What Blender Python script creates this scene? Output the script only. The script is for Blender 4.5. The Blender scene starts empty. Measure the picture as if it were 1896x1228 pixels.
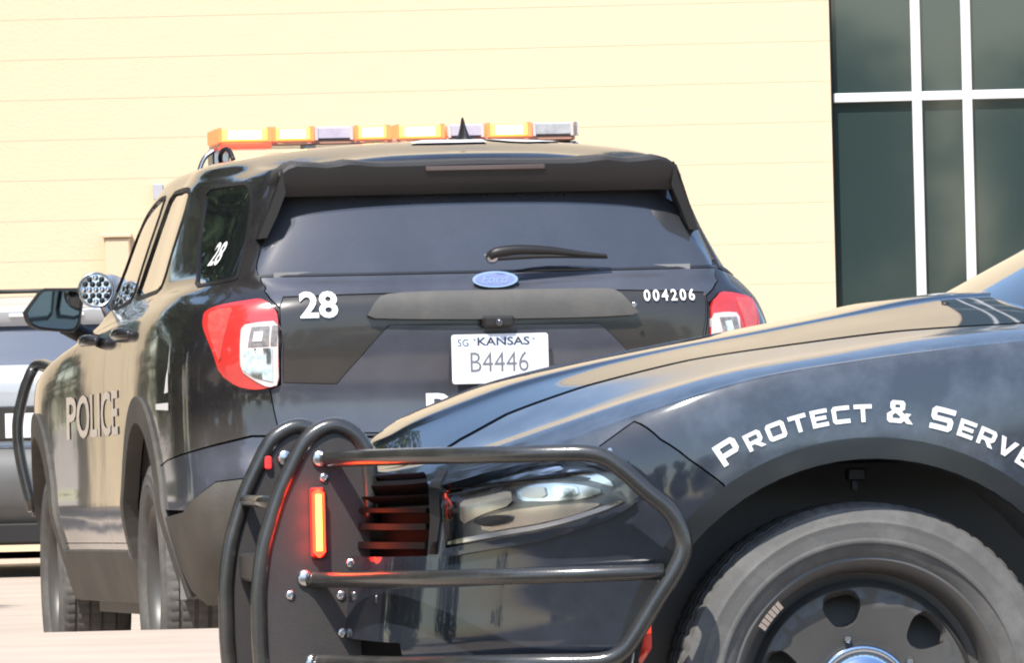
import bpy, math, random
import numpy as np
from mathutils import Matrix, Vector
from mathutils.geometry import delaunay_2d_cdt

# ------------------------------------------------------------------ camera, sky, sun, exposure
scene = bpy.context.scene
COL = scene.collection
random.seed(4); RNG = np.random.default_rng(4)
FPX = 16000.0; SRC_W = 1896.0
cam_data = bpy.data.cameras.new("camera"); cam = bpy.data.objects.new("camera", cam_data); COL.objects.link(cam)
cam_data.sensor_width = 36.0; cam_data.lens = 36.0 * FPX / SRC_W
cam_data.clip_start = 0.5; cam_data.clip_end = 3000.0
pitch = math.atan((770.0 - 614.0) / FPX); roll = math.radians(1.4)
fwd = Vector((0, math.cos(pitch), math.sin(pitch))); r0 = Vector((1, 0, 0)); u0 = r0.cross(fwd)
c_, s_ = math.cos(roll), math.sin(roll)
rgt = r0 * c_ - u0 * s_; upv = r0 * s_ + u0 * c_
cam.matrix_world = Matrix(((rgt.x, upv.x, -fwd.x, 0), (rgt.y, upv.y, -fwd.y, 0), (rgt.z, upv.z, -fwd.z, 0.89), (0, 0, 0, 1)))
scene.camera = cam

SUN_DIR = Vector((-0.42, -1.0, 1.55)).normalized()      # towards the sun
sun_el = math.asin(SUN_DIR.z); sun_az = math.atan2(SUN_DIR.x, SUN_DIR.y)
world = bpy.data.worlds.new("World"); scene.world = world; world.use_nodes = True
wn = world.node_tree.nodes; wl = world.node_tree.links
sky = wn.new("ShaderNodeTexSky"); sky.sky_type = 'NISHITA'; sky.sun_disc = False
sky.sun_elevation = sun_el; sky.sun_rotation = sun_az; sky.dust_density = 0.7; sky.air_density = 1.15; sky.ozone_density = 2.0
bg = wn.get("Background") or wn.new("ShaderNodeBackground")
bg.inputs["Strength"].default_value = 0.15
wl.new(sky.outputs[0], bg.inputs[0])
sun_data = bpy.data.lights.new("sun", 'SUN'); sun_data.energy = 4.0; sun_data.angle = math.radians(0.5); sun_data.color = (1.0, 0.95, 0.86)
sun = bpy.data.objects.new("sun", sun_data); COL.objects.link(sun)
sun.rotation_euler = SUN_DIR.to_track_quat('Z', 'Y').to_euler()
scene.view_settings.view_transform = 'Standard'; scene.view_settings.look = 'None'
scene.view_settings.exposure = 0.95; scene.view_settings.gamma = 1.0
scene.view_settings.use_curve_mapping = False
scene.render.engine = 'CYCLES'
scene.cycles.filter_width = 2.0                         # the photograph is a soft video frame
scene.cycles.max_bounces = 8; scene.cycles.caustics_reflective = False; scene.cycles.caustics_refractive = False
scene.cycles.sample_clamp_indirect = 6.0

# ------------------------------------------------------------------ smooth body surfaces
def _cr(t):
    return np.stack([-.5*t+t*t-.5*t**3, 1-2.5*t*t+1.5*t**3, .5*t+2*t*t-1.5*t**3, -.5*t*t+.5*t**3],-1)
class Net:
    """smooth body surface through a control grid of one half; u<0 is the mirrored half, v>vmax too"""
    def __init__(s,pts,umir=True,vmir=True,flip=1.0):
        s.p=np.array(pts,float); s.nv,s.nu=s.p.shape[:2]; s.flip=flip; s.umir=umir; s.vmir=vmir
        m=np.array([1,-1,1.])
        a=s.p
        lo=a[:,1:2]*m if umir else 2*a[:,:1]-a[:,1:2]
        hi=2*a[:,-1:]-a[:,-2:-1]
        if umir=='both': hi=a[:,-2:-1]*m
        a=np.concatenate([lo,a,hi],1)
        b0=2*a[:1]-a[1:2]; b1=a[-2:-1]*m if vmir else 2*a[-1:]-a[-2:-1]
        s.e=np.concatenate([b0,a,b1],0)
    def P(s,u,v):
        u=np.asarray(u,float); v=np.asarray(v,float)
        sg=np.where(u<0,-1.,1.) if s.umir else np.ones_like(u); u=np.abs(u) if s.umir else u
        if s.vmir:
            over=v>s.nv-1; sg=np.where(over,-sg,sg); v=np.where(over,2*(s.nv-1)-v,v)
        if s.umir=='both':
            ov=u>s.nu-1; sg=np.where(ov,-sg,sg); u=np.where(ov,2*(s.nu-1)-u,u)
        u=np.clip(u,0,s.nu-1-1e-9); v=np.clip(v,0,s.nv-1-1e-9)
        i=u.astype(int); j=v.astype(int); wu=_cr(u-i); wv=_cr(v-j)
        r=0
        for b in range(4):
            row=0
            for a in range(4): row=row+wu[...,a,None]*s.e[j+b,i+a]
            r=r+wv[...,b,None]*row
        r=r.copy(); r[...,1]*=sg
        return r
    def N(s,u,v):
        h=2e-3; u=np.asarray(u,float); v=np.asarray(v,float)
        lim=(s.nu-1)*(2 if s.umir=='both' else 1)
        um=np.clip(u-h,-lim if s.umir else 0,lim); up=np.clip(u+h,-lim if s.umir else 0,lim)
        vm=np.clip(v-h,0,None); vp=v+h if s.vmir else np.clip(v+h,0,s.nv-1)
        du=s.P(up,v)-s.P(um,v); dv=s.P(u,vp)-s.P(u,vm)
        n=np.cross(du,dv)*s.flip
        l=np.linalg.norm(n,axis=-1,keepdims=True); return n/np.maximum(l,1e-12)
    def inv(s,fn,targets,u0,u1,v0,v1,n=150,ok=None):
        """(u,v) where fn(P) (2 numbers) equals each target"""
        U,V=np.meshgrid(np.linspace(u0,u1,n),np.linspace(v0,v1,n)); U=U.ravel();V=V.ravel()
        Pp=s.P(U,V); Q=fn(Pp)
        if ok is not None:
            k=ok(Pp,s.N(U,V)); U,V,Q=U[k],V[k],Q[k]
        T=np.atleast_2d(np.array(targets,float)); k=[]
        for c in range(0,len(T),200):
            k+=list(np.argmin(((T[c:c+200,None,:]-Q[None])**2).sum(2),1))
        x=U[k].copy(); y=V[k].copy(); h=1e-3
        for _ in range(8):
            f0=fn(s.P(x,y)); fu=(fn(s.P(x+h,y))-f0)/h; fv=(fn(s.P(x,y+h))-f0)/h
            r=T-f0; det=fu[:,0]*fv[:,1]-fu[:,1]*fv[:,0]; det=np.where(abs(det)<1e-9,1e-9,det)
            du=(r[:,0]*fv[:,1]-r[:,1]*fv[:,0])/det; dv=(fu[:,0]*r[:,1]-fu[:,1]*r[:,0])/det
            l=np.minimum(1,.12/np.maximum(np.maximum(abs(du),abs(dv)),1e-9))
            x=np.clip(x+du*l,u0,u1); y=np.clip(y+dv*l,v0,v1)
        bad=(fn(s.P(x,y))-T); bad=np.abs(bad).max(1); g=np.abs(Q[k]-T).max(1); w=bad>g
        x[w]=U[k][w]; y[w]=V[k][w]
        return np.stack([x,y],1)

def explorer_net():
    #        z    xr    w     y of rear corner cols factor
    rows=[(.30,-.93,.92),(.45,-1.06,.965),(.60,-1.115,1.0),(.70,-1.115,1.0),(.80,-1.075,1.0),(.95,-1.06,1.0),(1.10,-1.07,.995),
          (1.22,-1.065,.975),(1.285,-1.03,.935),(1.335,-.985,.885),(1.45,-.93,.850),(1.585,-.865,.805),(1.675,-.80,.765)]
    N=[]
    for k,(z,xr,w) in enumerate(rows):
        up=k>=9
        if not up:
            c=[(xr,0),(xr+.005,.40*w),(xr+.025,.68*w),(xr+.085,.83*w),(xr+.21,.935*w),(-.48,.972*w),(0,.985*w),(.5,.98*w),(1.2,.972*w),(1.9,.972*w),(2.55,1.0*w),(3.025,1.005*w),(3.45,.965*w),(3.75,.84*w),(3.88,.55*w),(3.93,0)]
            drop=[0]*5+[0,0,0,0,0,.0,.0,.0,.0,.0,.0]
            if k>=6:
                f=(k-5)/3.
                drop=[0]*6+[.005*f,.015*f,.03*f,.05*f,.105*f,.16*f,.19*f,.21*f,.22*f,.23*f]
            if k in (7,8):
                q=(.975,.95)[k-7]; c=[(x,y*(q if i in (2,3,4) else 1)) for i,(x,y) in enumerate(c)]
            if k<=2: # front bumper pulls in
                c=[(x-(.10,.03,0)[k] if i>12 else x,y) for i,(x,y) in enumerate(c)]
        else:
            t=(k-9)/3.   # 0 belt .. 1 glass top
            L=lambda a,b:a+(b-a)*t
            rc=.74+(.585-.74)*t      # rear corner half width
            c=[(xr,0),(xr+.008,.38*rc/.74),(xr+.035,rc-.07),(xr+.09,rc+.012),(xr+.20,L(.80,.64)),(L(-.48,-.30),L(.85,.69)),(L(0,.1),w),(L(.5,.45),w),
               (L(1.2,.85),w*.998),(L(1.75,1.2),L(.885,.755)),(L(2.02,1.40),L(.875,.735)),(L(2.14,1.5),L(.85,.70)),(L(2.25,1.57),L(.77,.62)),(L(2.38,1.64),L(.6,.48)),(L(2.48,1.70),L(.33,.26)),(L(2.52,1.72),0)]
            d0=[0]*6+[.005,.018,.035,.055,.085,.12,.15,.18,.20,.21]
            drop=[d*(1-t) for d in d0]
        N.append([(x,y,z-d) for (x,y),d in zip(c,drop)])
    # roof edge, mid, centre
    e=N[-1]; c12=np.array(e)
    ctr=np.array([.35,0,1.775])
    for t,z in ((.10,1.732),(.50,1.768),(1.0,1.780)):
        r=[]
        for (x,y,zz) in e:
            xc=-.62+ (x+.80)*(1.45+.62)/(1.72+.80)
            zc=z-(.045 if x<-.5 else 0)*(1.0) - max(0,(.3-x))*.012 - max(0,x-1.1)*.05
            r.append((x+(xc-x)*t, y*(1-t), zc))
        N.append(r)
    return Net(N,umir='both',vmir=True,flip=-1.)

def charger_net():
    cx=[(.93,0),(.925,.22),(.905,.42),(.85,.60),(.75,.75),(.60,.86),(.42,.925),(.22,.948),(0,.952),(-.20,.95),(-.42,.945),(-.64,.942)]
    rows=[(.19,-.10,.93),(.30,-.03,.965),(.44,0,.985),(.56,-.005,.99),(.66,-.015,.995),(.74,-.02,1.0)]
    N=[]
    for z,dx,w in rows:
        N.append([(x+dx*max(0,min(1,(x-.1)/.7)),y*w,z) for x,y in cx])
    # r6 mid upper
    zs=[.79,.79,.792,.797,.815,.86,.915,.965,.995,1.015,1.03,1.035]     # crease height
    N.append([(x-.03*max(0,min(1,(x-.1)/.7)),y*(.995),.74+(z-.74)*.55) for (x,y),z in zip(cx,zs)])
    N.append([(x-.045*max(0,min(1,(x-.1)/.7)),y*(.975),z-.012) for (x,y),z in zip(cx,zs)])
    N.append([(x-.06*max(0,min(1,(x-.1)/.7)),y*(.95),z+.004) for (x,y),z in zip(cx,zs)])
    # fender top, hood edge, hood
    base=[(x-.06*max(0,min(1,(x-.1)/.7)),y*.95,z+.004) for (x,y),z in zip(cx,zs)]
    ctr=[]
    def zc(x): # hood centre profile
        return np.interp(x,[-.34,-.2,0,.2,.4,.6,.75,.87],[1.13,1.118,1.077,1.046,1.011,.965,.905,.835])
    for (x,y,z) in base:
        xc=-.34+(x+.64)*(.80+.34)/(.87+.64)
        ctr.append((xc,0,float(zc(xc))))
    for t,bz in ((.10,.20),(.20,.27),(.45,.60),(.66,.86),(.74,1.0),(1.0,1.03)):
        r=[]
        for b,cc in zip(base,ctr):
            b=np.array(b);cc=np.array(cc); p=b+(cc-b)*t
            # along shoulder the height of centre at the same station
            zt=float(zc(p[0])) if t>.3 else None
            p[2]=b[2]+(float(zc(p[0]))-b[2])*bz
            r.append(tuple(p))
        N.append(r)
    return Net(N,umir=True,vmir=True,flip=1.)

# ------------------------------------------------------------------ materials
MATS = {}
def mat(name, color, rough=0.5, metal=0.0, coat=0.0, spec=0.5, dust=0.0, dust_col=(0.30, 0.26, 0.21), dscale=6.0,
        emit=None, estr=0.0, bump=0.0, bscale=60.0, var=0.0, dmin=0.45, dmax=0.75, coat_rough=0.03, splash=0.0):
    m = bpy.data.materials.new(name); m.use_nodes = True
    nt = m.node_tree; b = nt.nodes["Principled BSDF"]; I = b.inputs
    I["Base Color"].default_value = (*color, 1); I["Roughness"].default_value = rough; I["Metallic"].default_value = metal
    I["Coat Weight"].default_value = coat; I["Coat IOR"].default_value = 1.6; I["Coat Roughness"].default_value = coat_rough; I["Specular IOR Level"].default_value = spec
    if emit: I["Emission Color"].default_value = (*emit, 1); I["Emission Strength"].default_value = estr
    tc = nt.nodes.new("ShaderNodeTexCoord")
    col_out = None
    if var > 0:
        n = nt.nodes.new("ShaderNodeTexNoise"); n.inputs["Scale"].default_value = dscale; n.inputs["Detail"].default_value = 6
        nt.links.new(tc.outputs["Object"], n.inputs["Vector"])
        mp = nt.nodes.new("ShaderNodeMapRange"); mp.inputs[1].default_value = .3; mp.inputs[2].default_value = .7
        mp.inputs[3].default_value = 1 - var; mp.inputs[4].default_value = 1 + var
        nt.links.new(n.outputs[0], mp.inputs[0])
        mx = nt.nodes.new("ShaderNodeMix"); mx.data_type = 'RGBA'; mx.blend_type = 'MULTIPLY'; mx.inputs[0].default_value = 1
        mx.inputs[6].default_value = (*color, 1); nt.links.new(mp.outputs[0], mx.inputs[7]); col_out = mx.outputs[2]
        nt.links.new(col_out, I["Base Color"])
    if dust > 0:
        n = nt.nodes.new("ShaderNodeTexNoise"); n.inputs["Scale"].default_value = dscale; n.inputs["Detail"].default_value = 8; n.inputs["Roughness"].default_value = .65
        nt.links.new(tc.outputs["Object"], n.inputs["Vector"])
        mp = nt.nodes.new("ShaderNodeMapRange"); mp.inputs[1].default_value = dmin; mp.inputs[2].default_value = dmax
        mp.inputs[3].default_value = dust * .35; mp.inputs[4].default_value = dust
        nt.links.new(n.outputs[0], mp.inputs[0])
        fac = mp.outputs[0]
        if splash > 0:   # road dust thrown up on the lower flanks
            sx = nt.nodes.new("ShaderNodeSeparateXYZ"); nt.links.new(tc.outputs["Object"], sx.inputs[0])
            zz = nt.nodes.new("ShaderNodeMapRange"); zz.inputs[1].default_value = .92; zz.inputs[2].default_value = .42; zz.inputs[3].default_value = 0; zz.inputs[4].default_value = splash
            nt.links.new(sx.outputs[2], zz.inputs[0])
            n2 = nt.nodes.new("ShaderNodeTexNoise"); n2.inputs["Scale"].default_value = 7; n2.inputs["Detail"].default_value = 6; nt.links.new(tc.outputs["Object"], n2.inputs["Vector"])
            m2 = nt.nodes.new("ShaderNodeMath"); m2.operation = 'MULTIPLY'; nt.links.new(zz.outputs[0], m2.inputs[0]); nt.links.new(n2.outputs[0], m2.inputs[1])
            ad = nt.nodes.new("ShaderNodeMath"); ad.operation = 'ADD'; ad.use_clamp = True; nt.links.new(fac, ad.inputs[0]); nt.links.new(m2.outputs[0], ad.inputs[1]); fac = ad.outputs[0]
        mx = nt.nodes.new("ShaderNodeMix"); mx.data_type = 'RGBA'; nt.links.new(fac, mx.inputs[0])
        mx.inputs[6].default_value = (*color, 1); mx.inputs[7].default_value = (*dust_col, 1)
        if col_out: nt.links.new(col_out, mx.inputs[6])
        nt.links.new(mx.outputs[2], I["Base Color"])
        # dust dulls the gloss a little
        mr = nt.nodes.new("ShaderNodeMath"); mr.operation = 'MULTIPLY_ADD'; mr.inputs[1].default_value = .6; mr.inputs[2].default_value = coat_rough
        nt.links.new(mp.outputs[0], mr.inputs[0]); nt.links.new(mr.outputs[0], I["Coat Roughness"])
    if bump > 0:
        n = nt.nodes.new("ShaderNodeTexNoise"); n.inputs["Scale"].default_value = bscale; n.inputs["Detail"].default_value = 5
        nt.links.new(tc.outputs["Object"], n.inputs["Vector"])
        bp = nt.nodes.new("ShaderNodeBump"); bp.inputs["Strength"].default_value = bump; bp.inputs["Distance"].default_value = .01
        nt.links.new(n.outputs[0], bp.inputs["Height"]); nt.links.new(bp.outputs[0], I["Normal"]); nt.links.new(bp.outputs[0], I["Coat Normal"])
    MATS[name] = m; return m

paint = mat("black_paint", (.005, .005, .007), .5, spec=.08, coat=1.0, dust=.07, dscale=4.0, dust_col=(.36, .32, .28), bump=.12, bscale=5.0, coat_rough=.05, splash=.75)
paint_rear = mat("dusty_black_paint", (.008, .008, .011), .5, spec=.1, coat=1.0, dust=.185, dscale=2.2, dust_col=(.36, .385, .48), dmin=.25, dmax=.75)
paint_hood = mat("polished_hood_paint", (.004, .006, .011), .5, spec=.08, coat=1.0, dust=.008, dscale=9.0, dust_col=(.40, .42, .46)); paint_hood.node_tree.nodes["Principled BSDF"].inputs["Coat IOR"].default_value = 1.95
paint_fender = mat("dusty_sky_tinted_paint", (.005, .008, .014), .5, spec=.1, coat=1.0, dust=.20, dscale=10.0, dust_col=(.38, .44, .55), dmin=.42, dmax=.80)  # dust smears, their blue tint also standing for the sky reflection
paint_sedan = mat("blue_black_paint", (.004, .006, .011), .5, spec=.08, coat=1.0, dust=.06, dscale=9.0, dust_col=(.34, .40, .52), dmin=.4, dmax=.8)
shell = mat("dark_inner_shell", (.20, .20, .20), .9)
plastic = mat("black_plastic", (.008, .0072, .0075), .5, dust=.015, dscale=5)
garnish_m = mat("satin_black_garnish", (.014, .013, .013), .28, coat=.3, dust=.075, dscale=3, dmin=.3)
cladding = mat("dusty_grey_cladding", (.035, .034, .033), .6, dust=.22, dscale=4.0, bump=.15, bscale=180)
handle_m = mat("grey_trim_bar", (.040, .040, .039), .5, dust=.2, dscale=7)
glass_dark = mat("privacy_glass", (.012, .014, .018), .04, spec=.6, coat=1.0, dust=.085, dscale=2.5, dust_col=(.40, .41, .47), dmin=.25)
glass_side = mat("door_glass", (.010, .012, .014), .03, spec=.6, coat=1.0)
glass_wind = mat("windshield_glass", (.02, .022, .022), .02, spec=.6, coat=1.0)
red_lens = mat("red_lens", (.50, .030, .026), .22, coat=1.0, var=.12, dscale=22)
red_lens_side = mat("red_side_lens", (.50, .03, .025), .3, coat=1.0, dust=.25, dscale=45, dust_col=(.8, .35, .3))
white_lens = mat("clear_lens", (.6, .57, .55), .25, coat=1.0)
white_rim = mat("pale_lens_rim", (.60, .52, .50), .3, coat=1.0)
lens_detail = mat("reflector_grey", (.26, .23, .22), .3, metal=.4, var=.35, dscale=60)
lens_teal = mat("reflector_pale_teal", (.44, .55, .56), .3, coat=.6, var=.3, dscale=50)
decal = mat("white_vinyl", (.72, .72, .72), .5)
decal_grey = mat("grey_vinyl", (.60, .53, .46), .5)
chrome = mat("chrome", (.75, .75, .77), .08, metal=1.0)
chrome_dull = mat("dull_chrome", (.5, .5, .52), .25, metal=1.0)
steel_tube = mat("black_powder_coat", (.014, .015, .016), .24, spec=.6, coat=.3, dust=.12, dscale=12, bump=.05, bscale=300)
plate_steel = mat("black_plate_steel", (.028, .024, .024), .5, dust=.05, dscale=8, bump=.08, bscale=260)
rubber = mat("tyre_rubber", (.045, .044, .043), .75, dust=.55, dscale=9, dust_col=(.25, .24, .23), bump=.08, bscale=160)
rim_m = mat("black_steel_rim", (.058, .057, .056), .42, dust=.3, dscale=12, dust_col=(.13, .115, .10))
rim_hole_m = mat("wheel_inner_grey", (.20, .19, .185), .7)
hub_m = mat("blue_chrome_cap", (.42, .50, .62), .06, metal=1.0)
plate_white = mat("white_licence_plate", (.66, .67, .69), .4, coat=.3)
plate_band = mat("pale_blue_band", (.62, .68, .80), .4)
plate_ink = mat("plate_ink", (.03, .035, .06), .5)
oval_blue = mat("blue_oval", (.17, .20, .40), .2, coat=1)
lamp_on = mat("lit_amber_red_lamp", (.8, .35, .1), .4, emit=(1.0, .42, .10), estr=.95)
lamp_core = mat("lit_lamp_core", (.9, .6, .3), .4, emit=(1.0, .55, .20), estr=5.0)
lamp_edge = mat("lit_red_edge", (.8, .12, .05), .4, emit=(1.0, .22, .07), estr=.85)
lamp_off = mat("unlit_lilac_lamp", (.52, .44, .52), .25, coat=1.0, var=.1, dscale=30)
lamp_clear = mat("unlit_clear_lamp", (.42, .41, .42), .25, coat=1.0, var=.2, dscale=40)
bar_base_m = mat("light_bar_base", (.50, .24, .16), .4, coat=.5)  # glow of the lamps on the base put into its orange-pink colour
led_core = mat("lit_led_core", (1, .6, .1), .4, emit=(1.0, .42, .05), estr=2.4)
led_halo = mat("lit_led_red", (.9, .05, .02), .4, emit=(1.0, .030, .012), estr=3.6)
led_dark = mat("red_lamp_base", (.25, .02, .015), .5)
lip_m = mat("dark_arch_lip", (.010, .011, .012), .3, coat=.35, coat_rough=.1)
glow_dim = mat("dim_red_glow", (.6, .03, .03), .3, emit=(1, .05, .05), estr=.35)  # emission stands for a faint red reflection
marker_red = mat("red_marker", (.80, .05, .025), .25, coat=1)
mirror_m = mat("mirror_glass", (.10, .118, .128), .03, metal=1.0)
silver_paint = mat("silver_paint", (.38, .40, .43), .35, metal=.15, coat=1.0)
dark_grille = mat("gloss_black_grille", (.005, .0045, .0045), .6, spec=.12)
slat_m = mat("grille_slat_plastic", (.006, .0055, .0055), .5, spec=.15)
head_dark = mat("headlight_housing", (.20, .20, .205), .28, metal=.85, coat=.3, var=.4, dscale=14)
head_black = mat("headlight_black_trim", (.012, .012, .013), .25, coat=.5)
head_chrome = mat("headlight_chrome", (.62, .62, .64), .12, metal=1.0, var=.2, dscale=20)
head_tan = mat("headlight_reflector", (.62, .54, .46), .22, metal=.8, var=.15, dscale=12)
wall_m = mat("pale_yellow_block", (.60, .485, .335), .85, var=.04, dscale=1.2, bump=.25, bscale=35)
mortar_m = mat("painted_mortar", (.62, .50, .345), .9)
alu = mat("white_aluminium", (.58, .58, .60), .4)
pane_m = mat("teal_tinted_pane", (.026, .042, .042), .04, spec=.6, coat=.3, var=.08, dscale=.5)
reveal_m = mat("dark_reveal", (.06, .045, .04), .7)
grey_box = mat("grey_fixture", (.38, .38, .42), .5)
pale_box = mat("pale_box_paint", (.58, .45, .31), .7)
concrete = mat("pale_concrete", (.40, .325, .262), .9, var=.10, dscale=1.6, bump=.3, bscale=25)
island_m = mat("island_concrete", (.41, .33, .265), .9, var=.08, dscale=2.5, bump=.3, bscale=30)
asphalt = mat("street_asphalt", (.060, .060, .062), .9, var=.2, dscale=3.0, bump=.3, bscale=50)
leaf_m = mat("leaf_green", (.055, .085, .022), .6, var=.5, dscale=.7)
bark_m = mat("bark", (.10, .075, .05), .9)

def clear_glass(name):
    m = bpy.data.materials.new(name); m.use_nodes = True; nt = m.node_tree; nt.nodes.clear()
    o = nt.nodes.new("ShaderNodeOutputMaterial"); t = nt.nodes.new("ShaderNodeBsdfTransparent"); g = nt.nodes.new("ShaderNodeBsdfGlossy")
    t.inputs[0].default_value = (.93, .93, .93, 1); g.inputs["Roughness"].default_value = .02
    f = nt.nodes.new("ShaderNodeFresnel"); f.inputs[0].default_value = 1.5; mx = nt.nodes.new("ShaderNodeMixShader")
    nt.links.new(f.outputs[0], mx.inputs[0]); nt.links.new(t.outputs[0], mx.inputs[1]); nt.links.new(g.outputs[0], mx.inputs[2])
    nt.links.new(mx.outputs[0], o.inputs[0]); return m
lens_clear = clear_glass("headlight_lens")

# ------------------------------------------------------------------ helpers
def link(name, me, m=None, parent=None, loc=None):
    o = bpy.data.objects.new(name, me); COL.objects.link(o)
    if m is not None and me is not None: me.materials.append(m)
    if parent is not None: o.parent = parent
    if loc is not None: o.location = loc
    return o
def tag(o, label, cat, group=None):
    o["label"] = label; o["category"] = cat
    if group: o["group"] = group
    return o
def empty(name, loc, rot=(0, 0, 0)):
    o = bpy.data.objects.new(name, None); COL.objects.link(o); o.location = loc; o.rotation_euler = rot; o.empty_display_size = .2
    return o
def mesh(name, V, F, smooth=False):
    me = bpy.data.meshes.new(name); me.from_pydata([tuple(map(float, v)) for v in V], [], [tuple(map(int, f)) for f in F]); me.update()
    if smooth: me.polygons.foreach_set("use_smooth", [True] * len(me.polygons))
    return me
class MB:
    """collects shapes into one mesh"""
    def __init__(s): s.V = []; s.F = []
    def add(s, V, F):
        k = len(s.V); s.V += [tuple(v) for v in V]; s.F += [tuple(i + k for i in f) for f in F]; return s
    def box(s, a, b, bev=0.0):
        a = np.minimum(a, b) * 1.0; b = np.maximum(np.array(a), np.array(b)) * 1.0 if False else np.array(b, float)
        lo = np.minimum(np.array(a, float), b); hi = np.maximum(np.array(a, float), b)
        if bev <= 0:
            V = [(x, y, z) for x in (lo[0], hi[0]) for y in (lo[1], hi[1]) for z in (lo[2], hi[2])]
            return s.add(V, [(0, 1, 3, 2), (4, 6, 7, 5), (0, 4, 5, 1), (2, 3, 7, 6), (0, 2, 6, 4), (1, 5, 7, 3)])
        V = []; idx = {}
        for i in (0, 1):
            for j in (0, 1):
                for k in (0, 1):
                    c = np.array([(lo, hi)[i][0], (lo, hi)[j][1], (lo, hi)[k][2]])
                    sg = np.array([1 - 2 * i, 1 - 2 * j, 1 - 2 * k]) * bev
                    for ax in range(3):
                        p = c.copy()
                        for q in range(3):
                            if q != ax: p[q] += sg[q]
                        idx[i, j, k, ax] = len(V); V.append(p)
        F = []
        for ax in range(3):
            for e in (0, 1):
                q = []
                for (m_, n_) in ((0, 0), (1, 0), (1, 1), (0, 1)):
                    t = [0, 0, 0]; t[ax] = e; t[(ax + 1) % 3] = m_; t[(ax + 2) % 3] = n_; q.append(idx[t[0], t[1], t[2], ax])
                F.append(q if e else q[::-1])
            o1, o2 = (ax + 1) % 3, (ax + 2) % 3
            for m_ in (0, 1):
                for n_ in (0, 1):
                    t0 = [0, 0, 0]; t0[o1] = m_; t0[o2] = n_; t1 = list(t0); t1[ax] = 1
                    F.append((idx[(*t0, o1)], idx[(*t1, o1)], idx[(*t1, o2)], idx[(*t0, o2)]))
        for i in (0, 1):
            for j in (0, 1):
                for k in (0, 1): F.append((idx[i, j, k, 0], idx[i, j, k, 1], idx[i, j, k, 2]))
        return s.add(V, F)
    def tube(s, pts, r, n=10, smooth=4, cap=True):
        P = np.array(pts, float)
        if smooth > 1 and len(P) > 2:
            e = np.concatenate([2 * P[:1] - P[1:2], P, 2 * P[-1:] - P[-2:-1]]); Q = []
            for i in range(len(P) - 1):
                for t in np.linspace(0, 1, smooth, endpoint=False):
                    w = _cr(np.array(t)); Q.append((w[:, None] * e[i:i + 4]).sum(0))
            Q.append(P[-1]); P = np.array(Q)
        T = np.gradient(P, axis=0); T /= np.linalg.norm(T, axis=1)[:, None]
        a = np.array([0, 0, 1.0]) if abs(T[0][2]) < .9 else np.array([1.0, 0, 0])
        u = np.cross(T[0], a); u /= np.linalg.norm(u); V = []; F = []
        rr = np.full(len(P), r) if np.isscalar(r) else np.interp(np.linspace(0, 1, len(P)), np.linspace(0, 1, len(r)), r)
        for i, (p, t) in enumerate(zip(P, T)):
            u = u - t * (u @ t); u /= np.linalg.norm(u); w = np.cross(t, u)
            for k in range(n):
                an = 2 * math.pi * k / n; V.append(p + rr[i] * (u * math.cos(an) + w * math.sin(an)))
        for i in range(len(P) - 1):
            for k in range(n):
                k2 = (k + 1) % n; F.append((i * n + k, i * n + k2, (i + 1) * n + k2, (i + 1) * n + k))
        if cap: F.append(tuple(range(n))[::-1]); F.append(tuple((len(P) - 1) * n + k for k in range(n)))
        return s.add(V, F)
    def lathe(s, prof, n=48, axis='y', center=(0, 0, 0), closed=False, sgn=1):
        """prof: (offset along the axis, radius)"""
        V = []; F = []; m_ = len(prof)
        for k in range(n):
            a = 2 * math.pi * k / n
            for (d, r) in prof:
                p = {'y': (r * math.cos(a), d * sgn, r * math.sin(a)), 'x': (d * sgn, r * math.cos(a), r * math.sin(a)), 'z': (r * math.cos(a), r * math.sin(a), d * sgn)}[axis]
                V.append((p[0] + center[0], p[1] + center[1], p[2] + center[2]))
        for k in range(n):
            k2 = (k + 1) % n
            for i in range(m_ - (0 if closed else 1)):
                j = (i + 1) % m_
                F.append((k * m_ + i, k * m_ + j, k2 * m_ + j, k2 * m_ + i))
        return s.add(V, F)
    def prism(s, poly, d0, d1, fn):
        """poly in 2D, extruded from d0 to d1; fn(a, b, d) -> point"""
        n = len(poly); V = [fn(a, b, d0) for a, b in poly] + [fn(a, b, d1) for a, b in poly]
        F = [tuple(range(n))[::-1], tuple(range(n, 2 * n))] + [(i, (i + 1) % n, n + (i + 1) % n, n + i) for i in range(n)]
        return s.add(V, F)
    def make(s, name, m=None, parent=None, smooth=False, angle=None, loc=None):
        me = mesh(name, s.V, s.F, smooth or angle is not None)
        import bmesh
        bm = bmesh.new(); bm.from_mesh(me); bmesh.ops.recalc_face_normals(bm, faces=bm.faces)
        if angle is not None:
            for e in bm.edges:
                if len(e.link_faces) == 2 and e.calc_face_angle(0) > math.radians(angle): e.smooth = False
        bm.to_mesh(me); bm.free()
        return link(name, me, m, parent, loc)

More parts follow.
